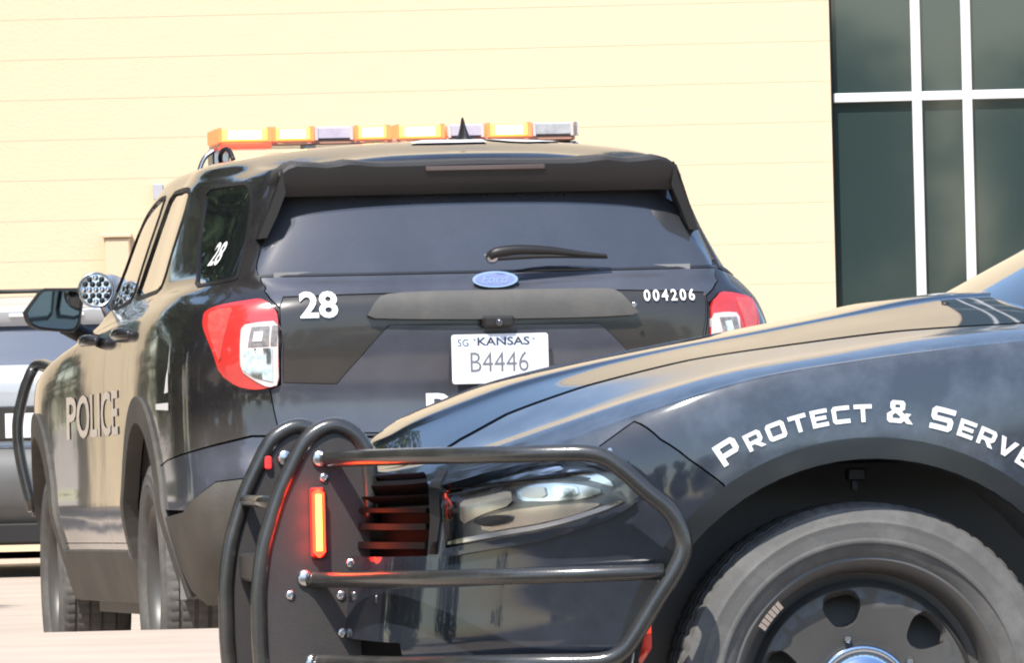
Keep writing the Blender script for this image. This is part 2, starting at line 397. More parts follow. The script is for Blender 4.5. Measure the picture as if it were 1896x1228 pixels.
def inside(poly, pts):
    poly = np.array(poly); x, y = pts[:, 0], pts[:, 1]; r = np.zeros(len(pts), bool)
    a = poly; b = np.roll(poly, -1, 0)
    for (x0, y0), (x1, y1) in zip(a, b):
        if y0 == y1: continue
        c = ((y0 > y) != (y1 > y)) & (x < (x1 - x0) * (y - y0) / (y1 - y0) + x0); r ^= c
    return r
def dist_to(poly, pts):
    a = np.array(poly); b = np.roll(a, -1, 0); best = np.full(len(pts), 1e9)
    for p, q in zip(a, b):
        d = q - p; L = d @ d
        t = np.clip(((pts - p) @ d) / max(L, 1e-12), 0, 1); best = np.minimum(best, np.linalg.norm(pts - (p + t[:, None] * d), axis=1))
    return best
def chaikin(poly, k=1):
    p = np.array(poly, float)
    for _ in range(k):
        q = np.roll(p, -1, 0); p = np.stack([.8 * p + .2 * q, .2 * p + .8 * q], 1).reshape(-1, 2)
    return p
def resample(poly, step):
    p = np.array(poly, float); out = []
    for a, b in zip(p, np.roll(p, -1, 0)):
        n = max(1, int(math.ceil(max(abs(b - a) / np.array(step)))))
        for i in range(n): out.append(a + (b - a) * i / n)
    return np.array(out)
def area2(p): q = np.roll(p, -1, 0); return (p[:, 0] * q[:, 1] - q[:, 0] * p[:, 1]).sum()
def grow(net, poly, d):
    """moves an outline on the surface inwards (d > 0) or outwards by d metres"""
    if d == 0: return poly
    sg = 1 if area2(poly) > 0 else -1
    t = np.roll(poly, -1, 0) - np.roll(poly, 1, 0); h = 1e-3
    pu = (net.P(poly[:, 0] + h, poly[:, 1]) - net.P(poly[:, 0] - h, poly[:, 1])) / (2 * h)
    pv = (net.P(poly[:, 0], poly[:, 1] + h) - net.P(poly[:, 0], poly[:, 1] - h)) / (2 * h)
    lu = np.maximum(np.linalg.norm(pu, axis=1), .02); lv = np.maximum(np.linalg.norm(pv, axis=1), .02)
    tx = t[:, 0] * lu; ty = t[:, 1] * lv; L = np.hypot(tx, ty) + 1e-12
    return poly + np.stack([-ty / L * sg * d / lu, tx / L * sg * d / lv], 1)
def triangulate(poly, holes, step, scale=(1, 1)):
    S = np.array(scale); st = np.array(step) * S
    loops = [np.array(poly) * S] + [np.array(h) * S for h in holes]
    lo = loops[0].min(0); hi = loops[0].max(0)
    gx = np.arange(lo[0] + st[0] * .5, hi[0], st[0]); gy = np.arange(lo[1] + st[1] * .5, hi[1], st[1])
    pts = np.zeros((0, 2))
    if len(gx) and len(gy):
        G = np.stack(np.meshgrid(gx, gy), -1).reshape(-1, 2)
        k = inside(loops[0], G)
        for h in loops[1:]: k &= ~inside(h, G)
        G = G[k]
        if len(G):
            k = np.ones(len(G), bool)
            for l in loops: k &= dist_to(l / st, G / st) > .4
            pts = G[k]
    V = []; E = []
    for l in loops:
        n0 = len(V); V += [tuple(p) for p in l]; n = len(l); E += [(n0 + i, n0 + (i + 1) % n) for i in range(n)]
    V += [tuple(p) for p in pts]
    r = delaunay_2d_cdt([Vector(v) for v in V], E, [], 0, 1e-7)
    vv = np.array([tuple(v) for v in r[0]]); ff = np.array([f for f in r[2] if len(f) == 3])
    c = vv[ff].mean(1); k = inside(loops[0], c)
    for h in loops[1:]: k &= ~inside(h, c)
    return vv / S, ff[k]
def surf_mesh(name, pts, nrm, F, depth):
    """a skin with a folded-in edge: pts/nrm per vertex, F triangles; normals come from the surface"""
    F = np.array(F); e = [np.linalg.norm(pts[F[:, i]] - pts[F[:, (i + 1) % 3]], axis=1) for i in range(3)]; lm = np.maximum(np.maximum(e[0], e[1]), e[2])
    ar = np.linalg.norm(np.cross(pts[F[:, 1]] - pts[F[:, 0]], pts[F[:, 2]] - pts[F[:, 0]]), axis=1); F = F[ar > lm * 3e-4]     # no slivers
    a = pts[F[:, 0]]; fn = np.cross(pts[F[:, 1]] - a, pts[F[:, 2]] - a)
    fl = (fn * nrm[F].sum(1)).sum(1) < 0; F[fl] = F[fl][:, ::-1]
    E = {}
    for f in F:
        for i in range(3):
            e = (int(f[i]), int(f[(i + 1) % 3]))
            if (e[1], e[0]) in E: del E[(e[1], e[0])]
            else: E[e] = 1
    V = list(pts); faces = [tuple(f) for f in F]; ln = [nrm[i] for f in F for i in f]; low = {}
    if depth > 0:
        for (i, j) in E:
            for q in (i, j):
                if q not in low: low[q] = len(V); V.append(pts[q] - nrm[q] * depth)
            d = pts[j] - pts[i]; n = np.cross(d, nrm[i]); n = n / (np.linalg.norm(n) + 1e-12)
            faces.append((j, i, low[i], low[j])); ln += [n] * 4
    me = mesh(name, V, faces, True)
    me.normals_split_custom_set([tuple(map(float, n)) for n in ln])
    return me
def panel(name, net, poly, m, parent, off=0.0, depth=.014, holes=(), step=(.22, .3), gap=0.0015, mir=False, rnd=0, label=None):
    p = chaikin(poly, rnd) if rnd else np.array(poly, float)
    if mir: p = p * np.array([-1, 1]); holes = [np.array(h) * np.array([-1, 1]) for h in holes]
    p = grow(net, resample(p, step), gap); H = [resample(h, step) for h in holes]
    uv, F = triangulate(p, H, step, (.4, .15))
    P = net.P(uv[:, 0], uv[:, 1]); N = net.N(uv[:, 0], uv[:, 1])
    o = link(name, surf_mesh(name, P + N * off, N, F, depth), m, parent)
    if label: o["label"] = label
    return o
def on_net(net, fn, pts, u0, u1, v0, v1, off):
    q = net.inv(fn, pts, u0, u1, v0, v1); return net.P(q[:, 0], q[:, 1]) + net.N(q[:, 0], q[:, 1]) * off
YZ = lambda p: p[:, [1, 2]]
XZ = lambda p: p[:, [0, 2]]
XY = lambda p: p[:, [0, 1]]

def text2d(s, size, bold=0.0, width=1.0, shear=0.0, space=1.0):
    cu = bpy.data.curves.new("lettering", 'FONT'); cu.body = s; cu.size = size; cu.offset = bold; cu.resolution_u = 3; cu.shear = shear; cu.space_character = space
    o = bpy.data.objects.new("lettering", cu); COL.objects.link(o)
    dg = bpy.context.evaluated_depsgraph_get(); me = o.evaluated_get(dg).to_mesh()
    V = np.array([tuple(v.co) for v in me.vertices])[:, :2]; F = [tuple(p.vertices) for p in me.polygons]
    o.to_mesh_clear(); bpy.data.objects.remove(o); bpy.data.curves.remove(cu)
    V = V.copy(); V[:, 0] -= V[:, 0].min(); V[:, 1] -= V[:, 1].min(); V[:, 0] *= width
    return V, F
def flat_text(name, s, h, fn, m, parent, bold=0.0, width=None, shear=0.0, space=1.0):
    """text of cap height h (and total width if given) placed by fn(xy array) -> points"""
    V, F = text2d(s, 1.0, bold, 1.0, shear, space); V = V * h / V[:, 1].max()
    if width: V[:, 0] *= width / V[:, 0].max()
    return link(name, mesh(name, fn(V), F), m, parent)

TRACE = {
    'E_rear_glass': [(2.258, 8.974), (1.267, 8.96), (-0.017, 8.953), (-1.169, 8.947), (-2.919, 9.001), (-3.369, 9.594), (-3.601, 10.015), (-3.802, 10.652), (-4.067, 11.258), (-1.238, 11.313), (-0.008, 11.349), (1.273, 11.381), (2.778, 11.333), (2.666, 10.517), (2.599, 9.889)],
    'E_tailgate': [(2.22, 8.901), (1.27, 8.889), (-0.015, 8.881), (-1.167, 8.874), (-2.956, 8.91), (-3.153, 7.993), (-2.76, 7.52), (-2.375, 7.186), (-2.073, 6.099), (-2.05, 5.017), (-2.25, 4.933), (-2.03, 4.129), (-1.29, 4.1), (0.05, 4.154), (1.131, 4.228), (1.946, 4.279), (2.01, 4.737), (2.058, 5.165), (1.904, 5.257), (1.908, 6.074), (2.049, 7.051), (2.398, 7.519), (2.627, 7.93), (2.46, 8.501)],
    'E_garnish': [(2.152, 7.615), (0.947, 7.673), (0.011, 7.652), (-1.092, 7.584), (-2.401, 7.384), (-2.037, 6.099), (-2.01, 5.184), (-1.399, 5.151), (-1.101, 5.796), (-0.865, 6.424), (0.028, 6.448), (0.772, 6.503), (1.014, 5.789), (1.254, 5.228), (1.867, 5.277), (1.879, 6.073)],
    'E_handle_bar': [(0.987, 6.688), (0.927, 7.047), (0.858, 7.402), (0.612, 7.507), (0.014, 7.503), (-0.968, 7.48), (-1.081, 7.359), (-1.18, 6.91), (-1.265, 6.624), (-0.822, 6.579), (0.027, 6.586), (0.608, 6.631)],
    'E_tail_left': [(3.665, 6.596), (3.768, 6.958), (3.652, 7.12), (3.367, 7.254), (2.939, 7.371), (2.547, 7.474), (2.286, 7.278), (2.059, 6.96), (1.979, 6.599), (1.904, 5.831), (1.904, 5.235), (2.108, 5.155), (2.324, 5.141), (2.664, 5.216), (3.057, 5.487), (3.239, 5.936), (3.435, 6.255)],
    'E_tail_white_left': [(2.67, 6.571), (2.335, 6.643), (2.013, 6.673), (1.938, 6.076), (1.918, 5.257), (2.074, 5.198), (2.319, 5.369), (2.56, 5.561), (2.607, 6.1)],
    'E_tail_right': [(-2.318, 6.947), (-2.759, 7.325), (-3.143, 7.273), (-3.66, 7.074), (-3.639, 6.742), (-3.49, 6.277), (-3.329, 5.72), (-3.026, 5.169), (-2.368, 5.043), (-2.07, 5.117), (-2.085, 5.972)],
    'E_tail_white_right': [(-2.229, 6.601), (-2.581, 6.639), (-2.928, 6.607), (-2.797, 6.087), (-2.728, 5.172), (-2.369, 5.088), (-2.098, 5.16), (-2.103, 5.851)],
    'E_bumper': [(4.247, 3.833), (3.209, 4.078), (2.394, 4.248), (1.978, 4.234), (1.132, 4.181), (0.051, 4.105), (-1.289, 4.048), (-2.116, 4.063), (-3.039, 4.044)],
    'E_clad_line': [(4.807, 1.836), (4.165, 2.02), (3.769, 2.433), (3.275, 2.903), (2.466, 3.009), (1.214, 3.017), (0.076, 2.903), (-1.545, 2.779)],
    'E_quarter_glass': [(5.538, 11.491), (5.033, 11.5), (4.301, 11.436), (3.809, 10.802), (3.531, 10.051), (3.193, 8.991), (3.666, 8.9), (4.264, 8.803), (4.73, 8.701), (5.226, 9.787), (5.394, 10.578)],
    'E_rear_door_glass': [(7.494, 11.656), (6.846, 11.645), (6.06, 11.563), (6.025, 10.799), (6.079, 10.313), (6.16, 9.668), (6.295, 8.987), (7.041, 9.07), (7.585, 9.105), (7.525, 9.816), (7.475, 10.688)],
    'E_front_door_glass': [(8.671, 11.56), (8.396, 11.671), (7.957, 11.669), (7.798, 10.963), (7.782, 10.199), (7.738, 9.143), (8.128, 9.12), (8.534, 9.077), (9.454, 9.6), (9.503, 10.168), (9.503, 10.671), (9.561, 11.15)],
    'C_headlight': [(3.484, 6.111), (3.751, 6.426), (4.039, 6.692), (4.53, 6.573), (4.981, 6.311), (5.287, 6.024), (5.549, 5.699), (5.746, 5.414), (5.911, 5.149), (5.724, 4.941), (5.535, 4.754), (5.201, 4.499), (4.851, 4.319), (4.296, 4.145), (3.677, 3.985), (3.611, 4.65)],
    'C_grille': [(0.932, 8.031), (2.227, 8.281), (2.989, 8.298), (3.309, 6.204), (3.473, 4.651), (3.503, 3.831), (3.103, 3.789), (2.224, 3.828), (1.825, 3.934), (1.772, 4.789)],
    'C_marker': [(5.882, 2.488), (5.966, 2.614), (5.926, 2.278), (5.815, 2.16)],
}

# ------------------------------------------------------------------ wheels
def wheel_mesh_tyre(R, W, rb, n=288, blocks=72, gap=.0035):
    """tyre across y: outer face at +W/2; shoulder blocks cut into the tread"""
    h = W / 2
    prof = [(h * .74, rb, 0), (h * .86, rb + .012, 0), (h * .97, rb + .035, 0), (h * 1.0, rb + .06, 0), (h * 1.0, R - .078, 0), (h * 1.012, R - .075, 0), (h * 1.012, R - .070, 0), (h * .997, R - .067, 0), (h * .985, R - .045, 0), (h * .992, R - .042, 0), (h * .992, R - .038, 0), (h * .965, R - .034, 0), (h * .95, R - .028, 0), (h * .945, R - .026, 0), (h * .90, R - .010, 0), (h * .80, R - .003, 1), (h * .62, R - .001, 1),
            (h * .60, R - .010, 0), (h * .54, R - .010, 0), (h * .52, R, .8), (h * .22, R, .8), (h * .20, R - .010, 0), (h * .14, R - .010, 0), (h * .12, R, .8)]
    prof = prof + [(-a, r, g) for a, r, g in prof[::-1]]
    V = []; F = []; m_ = len(prof); per = n // blocks
    for k in range(n):
        a = 2 * math.pi * k / n
        for i, (d, r, g) in enumerate(prof):
            rr = r - (gap * g if k % per == 0 else 0)
            V.append((rr * math.cos(a), d, rr * math.sin(a)))
    for k in range(n):
        k2 = (k + 1) % n
        for i in range(m_ - 1): F.append((k * m_ + i, k * m_ + i + 1, k2 * m_ + i + 1, k2 * m_ + i))
    b = MB(); b.add(V, F); return b
def make_wheel(parent, loc, R, W, rb, side, hub=True, spokes=6, a0=77.0, weight=True):
    """side +1: outer face towards +y"""
    w = wheel_mesh_tyre(R, W, rb).make("wheel", rubber, parent, angle=32, loc=loc)
    if side < 0: w.rotation_euler = (0, 0, math.pi)
    h = W / 2
    rim = MB(); rim.lathe([(h * .70, rb + .012), (h * .84, rb + .014), (h * .86, rb + .006), (h * .80, rb - .006), (h * .62, rb - .014), (h * .30, rb - .020), (h * .26, rb - .034), (h * .44, rb - .046), (-h * .2, rb - .047), (-h * .2, rb - .012), (-h * .7, rb + .01)], 96)
    rim.make("rim", rim_m, w, angle=40)
    # pierced steel disc
    ro = rb - .045; circ = [(ro * math.cos(t), ro * math.sin(t)) for t in np.linspace(0, 2 * math.pi, 72, endpoint=False)]
    holes = []
    for k in range(spokes):
        a = math.radians(a0 + 360 / spokes * k); hp = []
        for da, rr in ((-9, .128), (-13, .165), (-8, .190), (8, .190), (13, .165), (9, .128), (0, .120)):
            rr *= rb / .235; hp.append((rr * math.cos(a + math.radians(da)), rr * math.sin(a + math.radians(da))))
        holes.append(resample(chaikin(hp, 2), (.02, .02)))
    uv, F = triangulate(np.array(circ), holes, (.022, .022))
    r = np.hypot(uv[:, 0], uv[:, 1]); dep = np.interp(r, [0, .09, .11, .16, ro - .02, ro], [h * .30, h * .30, h * .34, h * .42, h * .46, h * .38])
    P = np.stack([uv[:, 0], dep, uv[:, 1]], 1); g = .004
    dd = np.interp(r + g, [0, .09, .11, .16, ro - .02, ro], [h * .30, h * .30, h * .34, h * .42, h * .46, h * .38]) - dep
    N = np.stack([-uv[:, 0] / np.maximum(r, 1e-4) * dd / g, np.ones(len(r)), -uv[:, 1] / np.maximum(r, 1e-4) * dd / g], 1); N /= np.linalg.norm(N, axis=1)[:, None]
    link("wheel_disc", surf_mesh("wheel_disc", P, N, F, .022), rim_m, w)
    bk = MB(); bk.lathe([(-h * .35, .001), (-h * .35, rb - .05)], 40); bk.make("brake_disc", rim_hole_m, w, smooth=True)
    if hub:
        cap = MB(); cap.lathe([(h * .30, .093), (h * .40, .093), (h * .44, .090), (h * .44, .083), (h * .40, .080), (h * .46, .066), (h * .54, .045), (h * .58, .022), (h * .59, .0005)], 48); cap.make("hub_cap", hub_m, w, smooth=True)
        nut = MB()
        for k in range(5):
            a = math.radians(75 + 72 * k); nut.lathe([(h * .30, .008), (h * .42, .008), (h * .44, .006), (h * .44, .0005)], 6, center=(.108 * math.cos(a), 0, .108 * math.sin(a)))
        nut.make("wheel_nut", chrome_dull, w)
    if not weight: return w
    wt = MB()                                                       # stick-on balance weight on the rim lip
    for k in range(6):
        a0w, a1w = math.radians(33 + k * 2.4), math.radians(35 + k * 2.4); q = []
        for rr, dd in ((rb - .002, h * .80), (rb - .020, h * .70)):
            for aa in (a0w, a1w): q += [(rr * math.cos(aa), dd, rr * math.sin(aa)), (rr * math.cos(aa), dd + .006, rr * math.sin(aa))]
        wt.add(q, [(0, 1, 3, 2), (4, 6, 7, 5), (0, 2, 6, 4), (1, 5, 7, 3), (0, 4, 5, 1), (2, 3, 7, 6)])
    wt.make("balance_weight", chrome_dull, w)
    return w
def copy_tree(o, parent=None):
    c = o.copy(); COL.objects.link(c); c.parent = parent
    for ch in [x for x in COL.objects if x.parent == o]: copy_tree(ch, c)
    return c

# ------------------------------------------------------------------ the SUV body shared by two cars
EN = explorer_net(); CN = charger_net()
T = {k: np.array(v) for k, v in TRACE.items()}
def circ_uv(net, cx, cz, r, a0, a1, n, u0, u1, v0, v1):
    a = np.radians(np.linspace(a0, a1, n)); pts = np.stack([cx + r * np.cos(a), cz + r * np.sin(a)], 1)
    return net.inv(XZ, pts, u0, u1, v0, v1)
def side_uv(pts): return EN.inv(XZ, pts, 4.6, 11.8, 0, 9.2)
mirr = lambda p: np.array(p) * np.array([-1, 1])
REAR_HUB, FRONT_HUB, HUB_Z = 0.0, 3.025, .385
def suv_body(root, col, full=True):
    # outline: bumper top edge, rear arch, sill, front arch, front; then the mirrored way back
    ra = circ_uv(EN, REAR_HUB, .40, .565, 142, 8, 22, 4.6, 11.8, 0, 9)
    fa = circ_uv(EN, FRONT_HUB, .40, .555, 172, 8, 22, 8.6, 13.2, 0, 9)
    low = [(0, 4.10), (1.13, 4.18), (1.98, 4.234), (2.39, 4.248), (3.2, 4.08), (4.25, 3.83), (4.75, 3.70)]
    left = np.array(low + ra.tolist() + side_uv([(.60, .46), (1.2, .46), (2.0, .46), (2.44, .46)]).tolist() + fa.tolist() + [(12.6, .4), (13.5, .05), (15, .05)])
    poly = np.concatenate([left, mirr(left[1:-1])[::-1] + np.array([30, 0]) * 0])
    # run once round the car: u from -15 .. 15 (front centre line closes on itself), roof centre line at v = 15
    outer = np.concatenate([left, [(15, 15), (-15, 15), (-15, .05)], mirr(left[1:-1])[::-1]])
    rear_door = side_uv([(.60, .50), (.585, .62), (.545, .76), (.47, .88), (.38, .96), (.32, 1.06), (.32, 1.26), (.75, 1.255), (1.13, 1.25), (1.13, 1.0), (1.13, .75), (1.13, .50)])
    front_door = side_uv([(1.15, .50), (1.15, .75), (1.15, 1.0), (1.15, 1.25), (1.6, 1.235), (2.05, 1.20), (2.36, 1.05), (2.44, .85), (2.46, .65), (2.46, .50)])
    hl = [T["E_quarter_glass"], T["E_rear_door_glass"], T["E_front_door_glass"], rear_door, front_door]
    holes = [T["E_tailgate"], T["E_rear_glass"], T["E_tail_left"], T["E_tail_right"]] + hl + [mirr(h) for h in hl]
    o = panel("body", EN, outer, col, root, step=(.16, .25), gap=0, depth=.02, holes=holes)
    # windscreen lies over the body skin of the front
    ws = [(11.75, 9.15), (12.4, 9.12), (13.5, 9.1), (15, 9.08), (16.5, 9.1), (17.6, 9.12), (18.25, 9.15), (18.0, 10.6), (17.9, 11.7), (16.5, 11.85), (15, 11.9), (13.5, 11.85), (12.1, 11.7), (12.0, 10.6)]
    panel("windshield", EN, ws, glass_wind, root, off=.004)
    # inner dark liner so that nothing is hollow behind gaps and arches
    b = MB(); b.box((-.80, -.60, .26), (3.55, .60, .98)); b.box((.50, -.86, .26), (2.45, .86, 1.0)); b.make("underbody", shell, root)
    for cx in (REAR_HUB, FRONT_HUB):
        for s in (1, -1):
            a = np.radians(np.linspace(-8, 188, 24)); V = []; F = []
            for k, t in enumerate(a):
                for y in (.62 * s, .93 * s): V.append((cx + .555 * math.cos(t), y, .40 + .555 * math.sin(t)))
            F = [(2 * k, 2 * k + 1, 2 * k + 3, 2 * k + 2) for k in range(23)]; n0 = len(V)
            V += [(cx, .62 * s, .40)]; F += [(2 * k, 2 * k + 2, n0) for k in range(23)]
            w = MB(); w.add(V, F); w.make("wheel_liner", shell, root)
    if full:
        for mir in (False, True):
            panel("rear_door", EN, rear_door, col, root, gap=.003, mir=mir)
            panel("front_door", EN, front_door, col, root, gap=.003, mir=mir)
    else:
        for mir in (False, True):
            panel("rear_door", EN, rear_door, col, root, gap=.003, mir=mir); panel("front_door", EN, front_door, col, root, gap=.003, mir=mir)
    for mir in (False, True):
        panel("quarter_window", EN, T["E_quarter_glass"], glass_side, root, gap=.002, off=-.002, mir=mir, rnd=1)
        panel("rear_door_window", EN, T["E_rear_door_glass"], glass_side, root, gap=.004, off=-.004, mir=mir, rnd=1)
        panel("front_door_window", EN, T["E_front_door_glass"], glass_side, root, gap=.004, off=-.004, mir=mir, rnd=1)
        for k_ in ("E_quarter_glass", "E_rear_door_glass", "E_front_door_glass"):
            ring = chaikin(T[k_], 1); outr = grow(EN, resample(ring, (.15, .25)), -.016)
            panel("window_trim", EN, outr, plastic, root, off=.003, depth=.012, holes=[ring], gap=0, mir=mir, step=(.15, .25))
        fl_r = np.concatenate([circ_uv(EN, REAR_HUB, .40, .578, 187, -7, 26, 4.4, 11.8, 0, 9), circ_uv(EN, REAR_HUB, .40, .490, -10, 190, 26, 4.4, 11.8, 0, 9)])
        fl_f = np.concatenate([circ_uv(EN, FRONT_HUB, .40, .568, 187, -7, 26, 8.4, 13.4, 0, 9), circ_uv(EN, FRONT_HUB, .40, .480, -10, 190, 26, 8.4, 13.4, 0, 9)])
        panel("wheel_arch_trim", EN, fl_r, cladding, root, off=.012, depth=.05, mir=mir, step=(.1, .2))
        panel("wheel_arch_trim", EN, fl_f, cladding, root, off=.012, depth=.05, mir=mir, step=(.1, .2))
        panel("sill_trim", EN, side_uv([(.50, .305), (.54, .40), (.60, .478), (1.2, .478), (2.0, .478), (2.44, .478), (2.50, .40), (2.54, .305), (2.0, .302), (1.2, .302)]), cladding, root, off=.012, depth=.05, mir=mir)
        panel("tail_light", EN, T["E_tail_right" if mir else "E_tail_left"], red_lens, root, off=.010, depth=.035, gap=.003, rnd=1, step=(.12, .2))
    return root

def rear_pt(off, u=4.0, v0=2.0, v1=9.2): return lambda V: on_net(EN, YZ, V, -u, u, v0, v1, off)

def spoiler(root, m):
    ys = [.645, .632, .60, .575, .53, .48, .44, .41, .38, .34, .30, .2, .1, 0]; zt = [1.62, 1.654, 1.676, 1.684, 1.681, 1.677, 1.681, 1.686, 1.684, 1.679, 1.677, 1.678, 1.680, 1.681]
    ys = ys + [-y for y in ys[-2::-1]]; zt = zt + zt[-2::-1]
    V = []; F = []
    for y, z in zip(ys, zt):
        k = min(1, (.66 - abs(y)) / .05)
        V += [(-.52, y * .97, 1.712 - .10 * (abs(y) / .645) ** 4), (-.78, y, z + .012), (-.925, y, z), (-.935, y, z - .012), (-.928, y, 1.615), (-.90, y, 1.578), (-.80, y, 1.60), (-.60, y * .97, 1.64)]
    n = 8
    for i in range(len(ys) - 1):
        for k in range(n):
            k2 = (k + 1) % n; F.append((i * n + k, i * n + k2, (i + 1) * n + k2, (i + 1) * n + k))
    F += [tuple(range(n)), tuple((len(ys) - 1) * n + k for k in range(n))]
    b = MB(); b.add(V, F); sp = b.make("spoiler", m, root, angle=35)
    for s in (1, -1):
        f = MB(); f.prism([(.622, 1.665), (.648, 1.60), (.700, 1.448), (.672, 1.450), (.640, 1.52), (.612, 1.59)], -.915, -.82, lambda a, bb, d: (d + (.03 if bb < 1.5 else 0) - .02, a * s, bb)); f.make("spoiler_fin", m, sp, angle=30)
    return sp

# ================================================================== ground, building
def gz(x, y):
    return -.017 if y < 19 else (-.017 + .022 * min(1, (y - 19) / 3.0) - .055 * min(1, max(0, (y - 36) / 8.0)))
gx = [-400, -120, -50, -25, -12, -6, -3, 0, 3, 6, 12, 25, 50, 120, 400]; gy = [-400, -120, -50, -20, 0, 8, 12, 16, 19, 20, 21, 22, 26, 30, 36, 40, 44, 54, 70, 120, 400, 1500]
gv = [(x, y, gz(x, y)) for y in gy for x in gx]; nx = len(gx)
gf = [(j * nx + i, j * nx + i + 1, (j + 1) * nx + i + 1, (j + 1) * nx + i) for j in range(len(gy) - 1) for i in range(nx - 1)]
g = link("ground", mesh("ground", gv, gf), concrete); g["kind"] = "structure"

rd = MB(); rd.add([(x, y, -.013) for x, y in ((-120, -26), (120, -26), (120, 15.75), (-1.9, 15.75), (-3.2, 11.0), (-120, 11.0))], [(0, 1, 2, 3, 4, 5)]); o = rd.make("street", asphalt); o["kind"] = "structure"
# raised pavement island between the two police cars
isl = MB(); isl.box((-9, 20.6, -.1), (9, 24.95, .297), .02)
o = isl.make("raised_pavement", island_m); o["kind"] = "structure"

bld = empty("building", (2.33, 62.0, 0)); tag(bld, "pale yellow block wall building with dark white-framed windows behind the police cars", "building")
BX = 2.33
def bpart(mb, name, m, parent=bld, **k): return mb.make(name, m, parent, **k)
H0, H1, X0 = .0, 17.0, -12.4
core = MB(); core.box((X0 - BX, .006, 0), (0, .45, H1)); bpart(core, "wall_core", mortar_m)
# blocks: courses of 0.289 m, laid in running bond, in the stretch that the photograph shows
course = .2897; zbase = 3.238 - 11 * course; blocks = {}
bl_w = .58
def block_mesh(w, h):
    b = MB(); b.box((0, 0, 0), (w, .0055, h)); return mesh("block", b.V, b.F)
xs0 = -4.4 - BX
for r in range(0, 14):
    z0 = zbase + r * course; x = xs0 + (bl_w / 2 if r % 2 else 0); edges = [xs0]
    while x < -.02:
        if x > xs0 + .02: edges.append(x)
        x += bl_w
    if edges[-1] > -.12: edges[-1] = 0
    else: edges.append(0.0)
    for a, b2 in zip(edges[:-1], edges[1:]):
        w = round(b2 - a - .0002, 4); key = w
        if key not in blocks: blocks[key] = block_mesh(w, course - .0018); blocks[key].materials.append(wall_m)
        link("block", blocks[key], None, bld, (a + .0001, RNG.uniform(-.0006, .0006), z0 + .002))
zt = zbase + 14 * course
w2 = MB(); w2.box((X0 - BX, 0, 0), (xs0 - .002, .0058, H1)); w2.box((xs0, 0, zt + .003), (0, .0058, H1)); w2.box((xs0, 0, 0), (0, .0058, zbase - .003))
bpart(w2, "wall", wall_m)
cp = MB(); cp.box((X0 - BX - .05, -.05, H1), (12.5, .55, H1 + .18)); bpart(cp, "coping", alu)
# glazed front to the right: mullions, transoms and panes
rv = MB(); rv.box((0, .06, 0), (.012, .40, H1)); rv.box((.02, .42, 0), (12.0, .46, H1)); bpart(rv, "reveal", reveal_m)
win = MB(); win.box((0.012, .16, 0), (.020, .30, H1)); win = bpart(win, "window", reveal_m)
mull = [.651 - .033, 1.018 - .036 + .0, 1.62, 1.985, 2.6, 2.96, 3.58, 3.94, 4.56, 4.92, 5.5, 5.9, 6.5, 6.9, 7.5, 8.0, 9.0, 10.0, 11.0]
mull = [.62, .982] + [.62 + .965 * k + d for k in range(1, 11) for d in (0, .362)]
zs_t = [.05, 1.15, 3.118, 4.90, 6.6, 8.4, 10.2, 12.0, 14.0, 16.9]
mm = MB(); mm.box((-.035, .07, 0), (.035, .20, H1), .004); mme = mesh("mullion", mm.V, mm.F); mme.materials.append(alu)
for x in mull: link("mullion", mme, None, win, (x, 0, 0))
edges = [0.02] + mull + [12.0]
for i in range(len(edges) - 1):
    a = edges[i] + (.035 if i else 0); b2 = edges[i + 1] - (.035 if i < len(edges) - 2 else 0)
    for k, z in enumerate(zs_t):
        t = MB(); t.box((a, .075, z - .033), (b2, .195, z + .033), .004); t.make("transom", alu, win)
        if k < len(zs_t) - 1:
            p = MB(); p.box((a, .125, z + .033), (b2, .14, zs_t[k + 1] - .033)); p.make("pane", pane_m, win)
rf = MB(); rf.box((X0 - BX, .45, H1 - .4), (12.5, 20, H1)); rf.box((X0 - BX, 19.5, 0), (12.5, 20, H1)); rf.box((12.05, .0, 0), (12.5, 20, H1)); rf.box((X0 - BX, .46, 0), (X0 - BX + .4, 19.5, H1)); bpart(rf, "rear_block", wall_m)

o = MB(); o.box((-2.545, 61.90, 2.50), (-2.475, 61.998, 2.615), .006); o.box((-2.535, 61.86, 2.47), (-2.485, 61.93, 2.50), .004)
tag(o.make("wall_light", grey_box), "small grey box lamp fixed high on the pale yellow wall above the driver window", "wall light")
o = MB(); o.box((-2.90, 61.80, .9), (-2.72, 61.998, 2.235), .01); o.box((-2.915, 61.78, 2.235), (-2.705, 61.998, 2.262), .004)
tag(o.make("utility_cabinet", pale_box), "narrow pale cabinet on the wall just left of the police SUV door pillar", "cabinet")

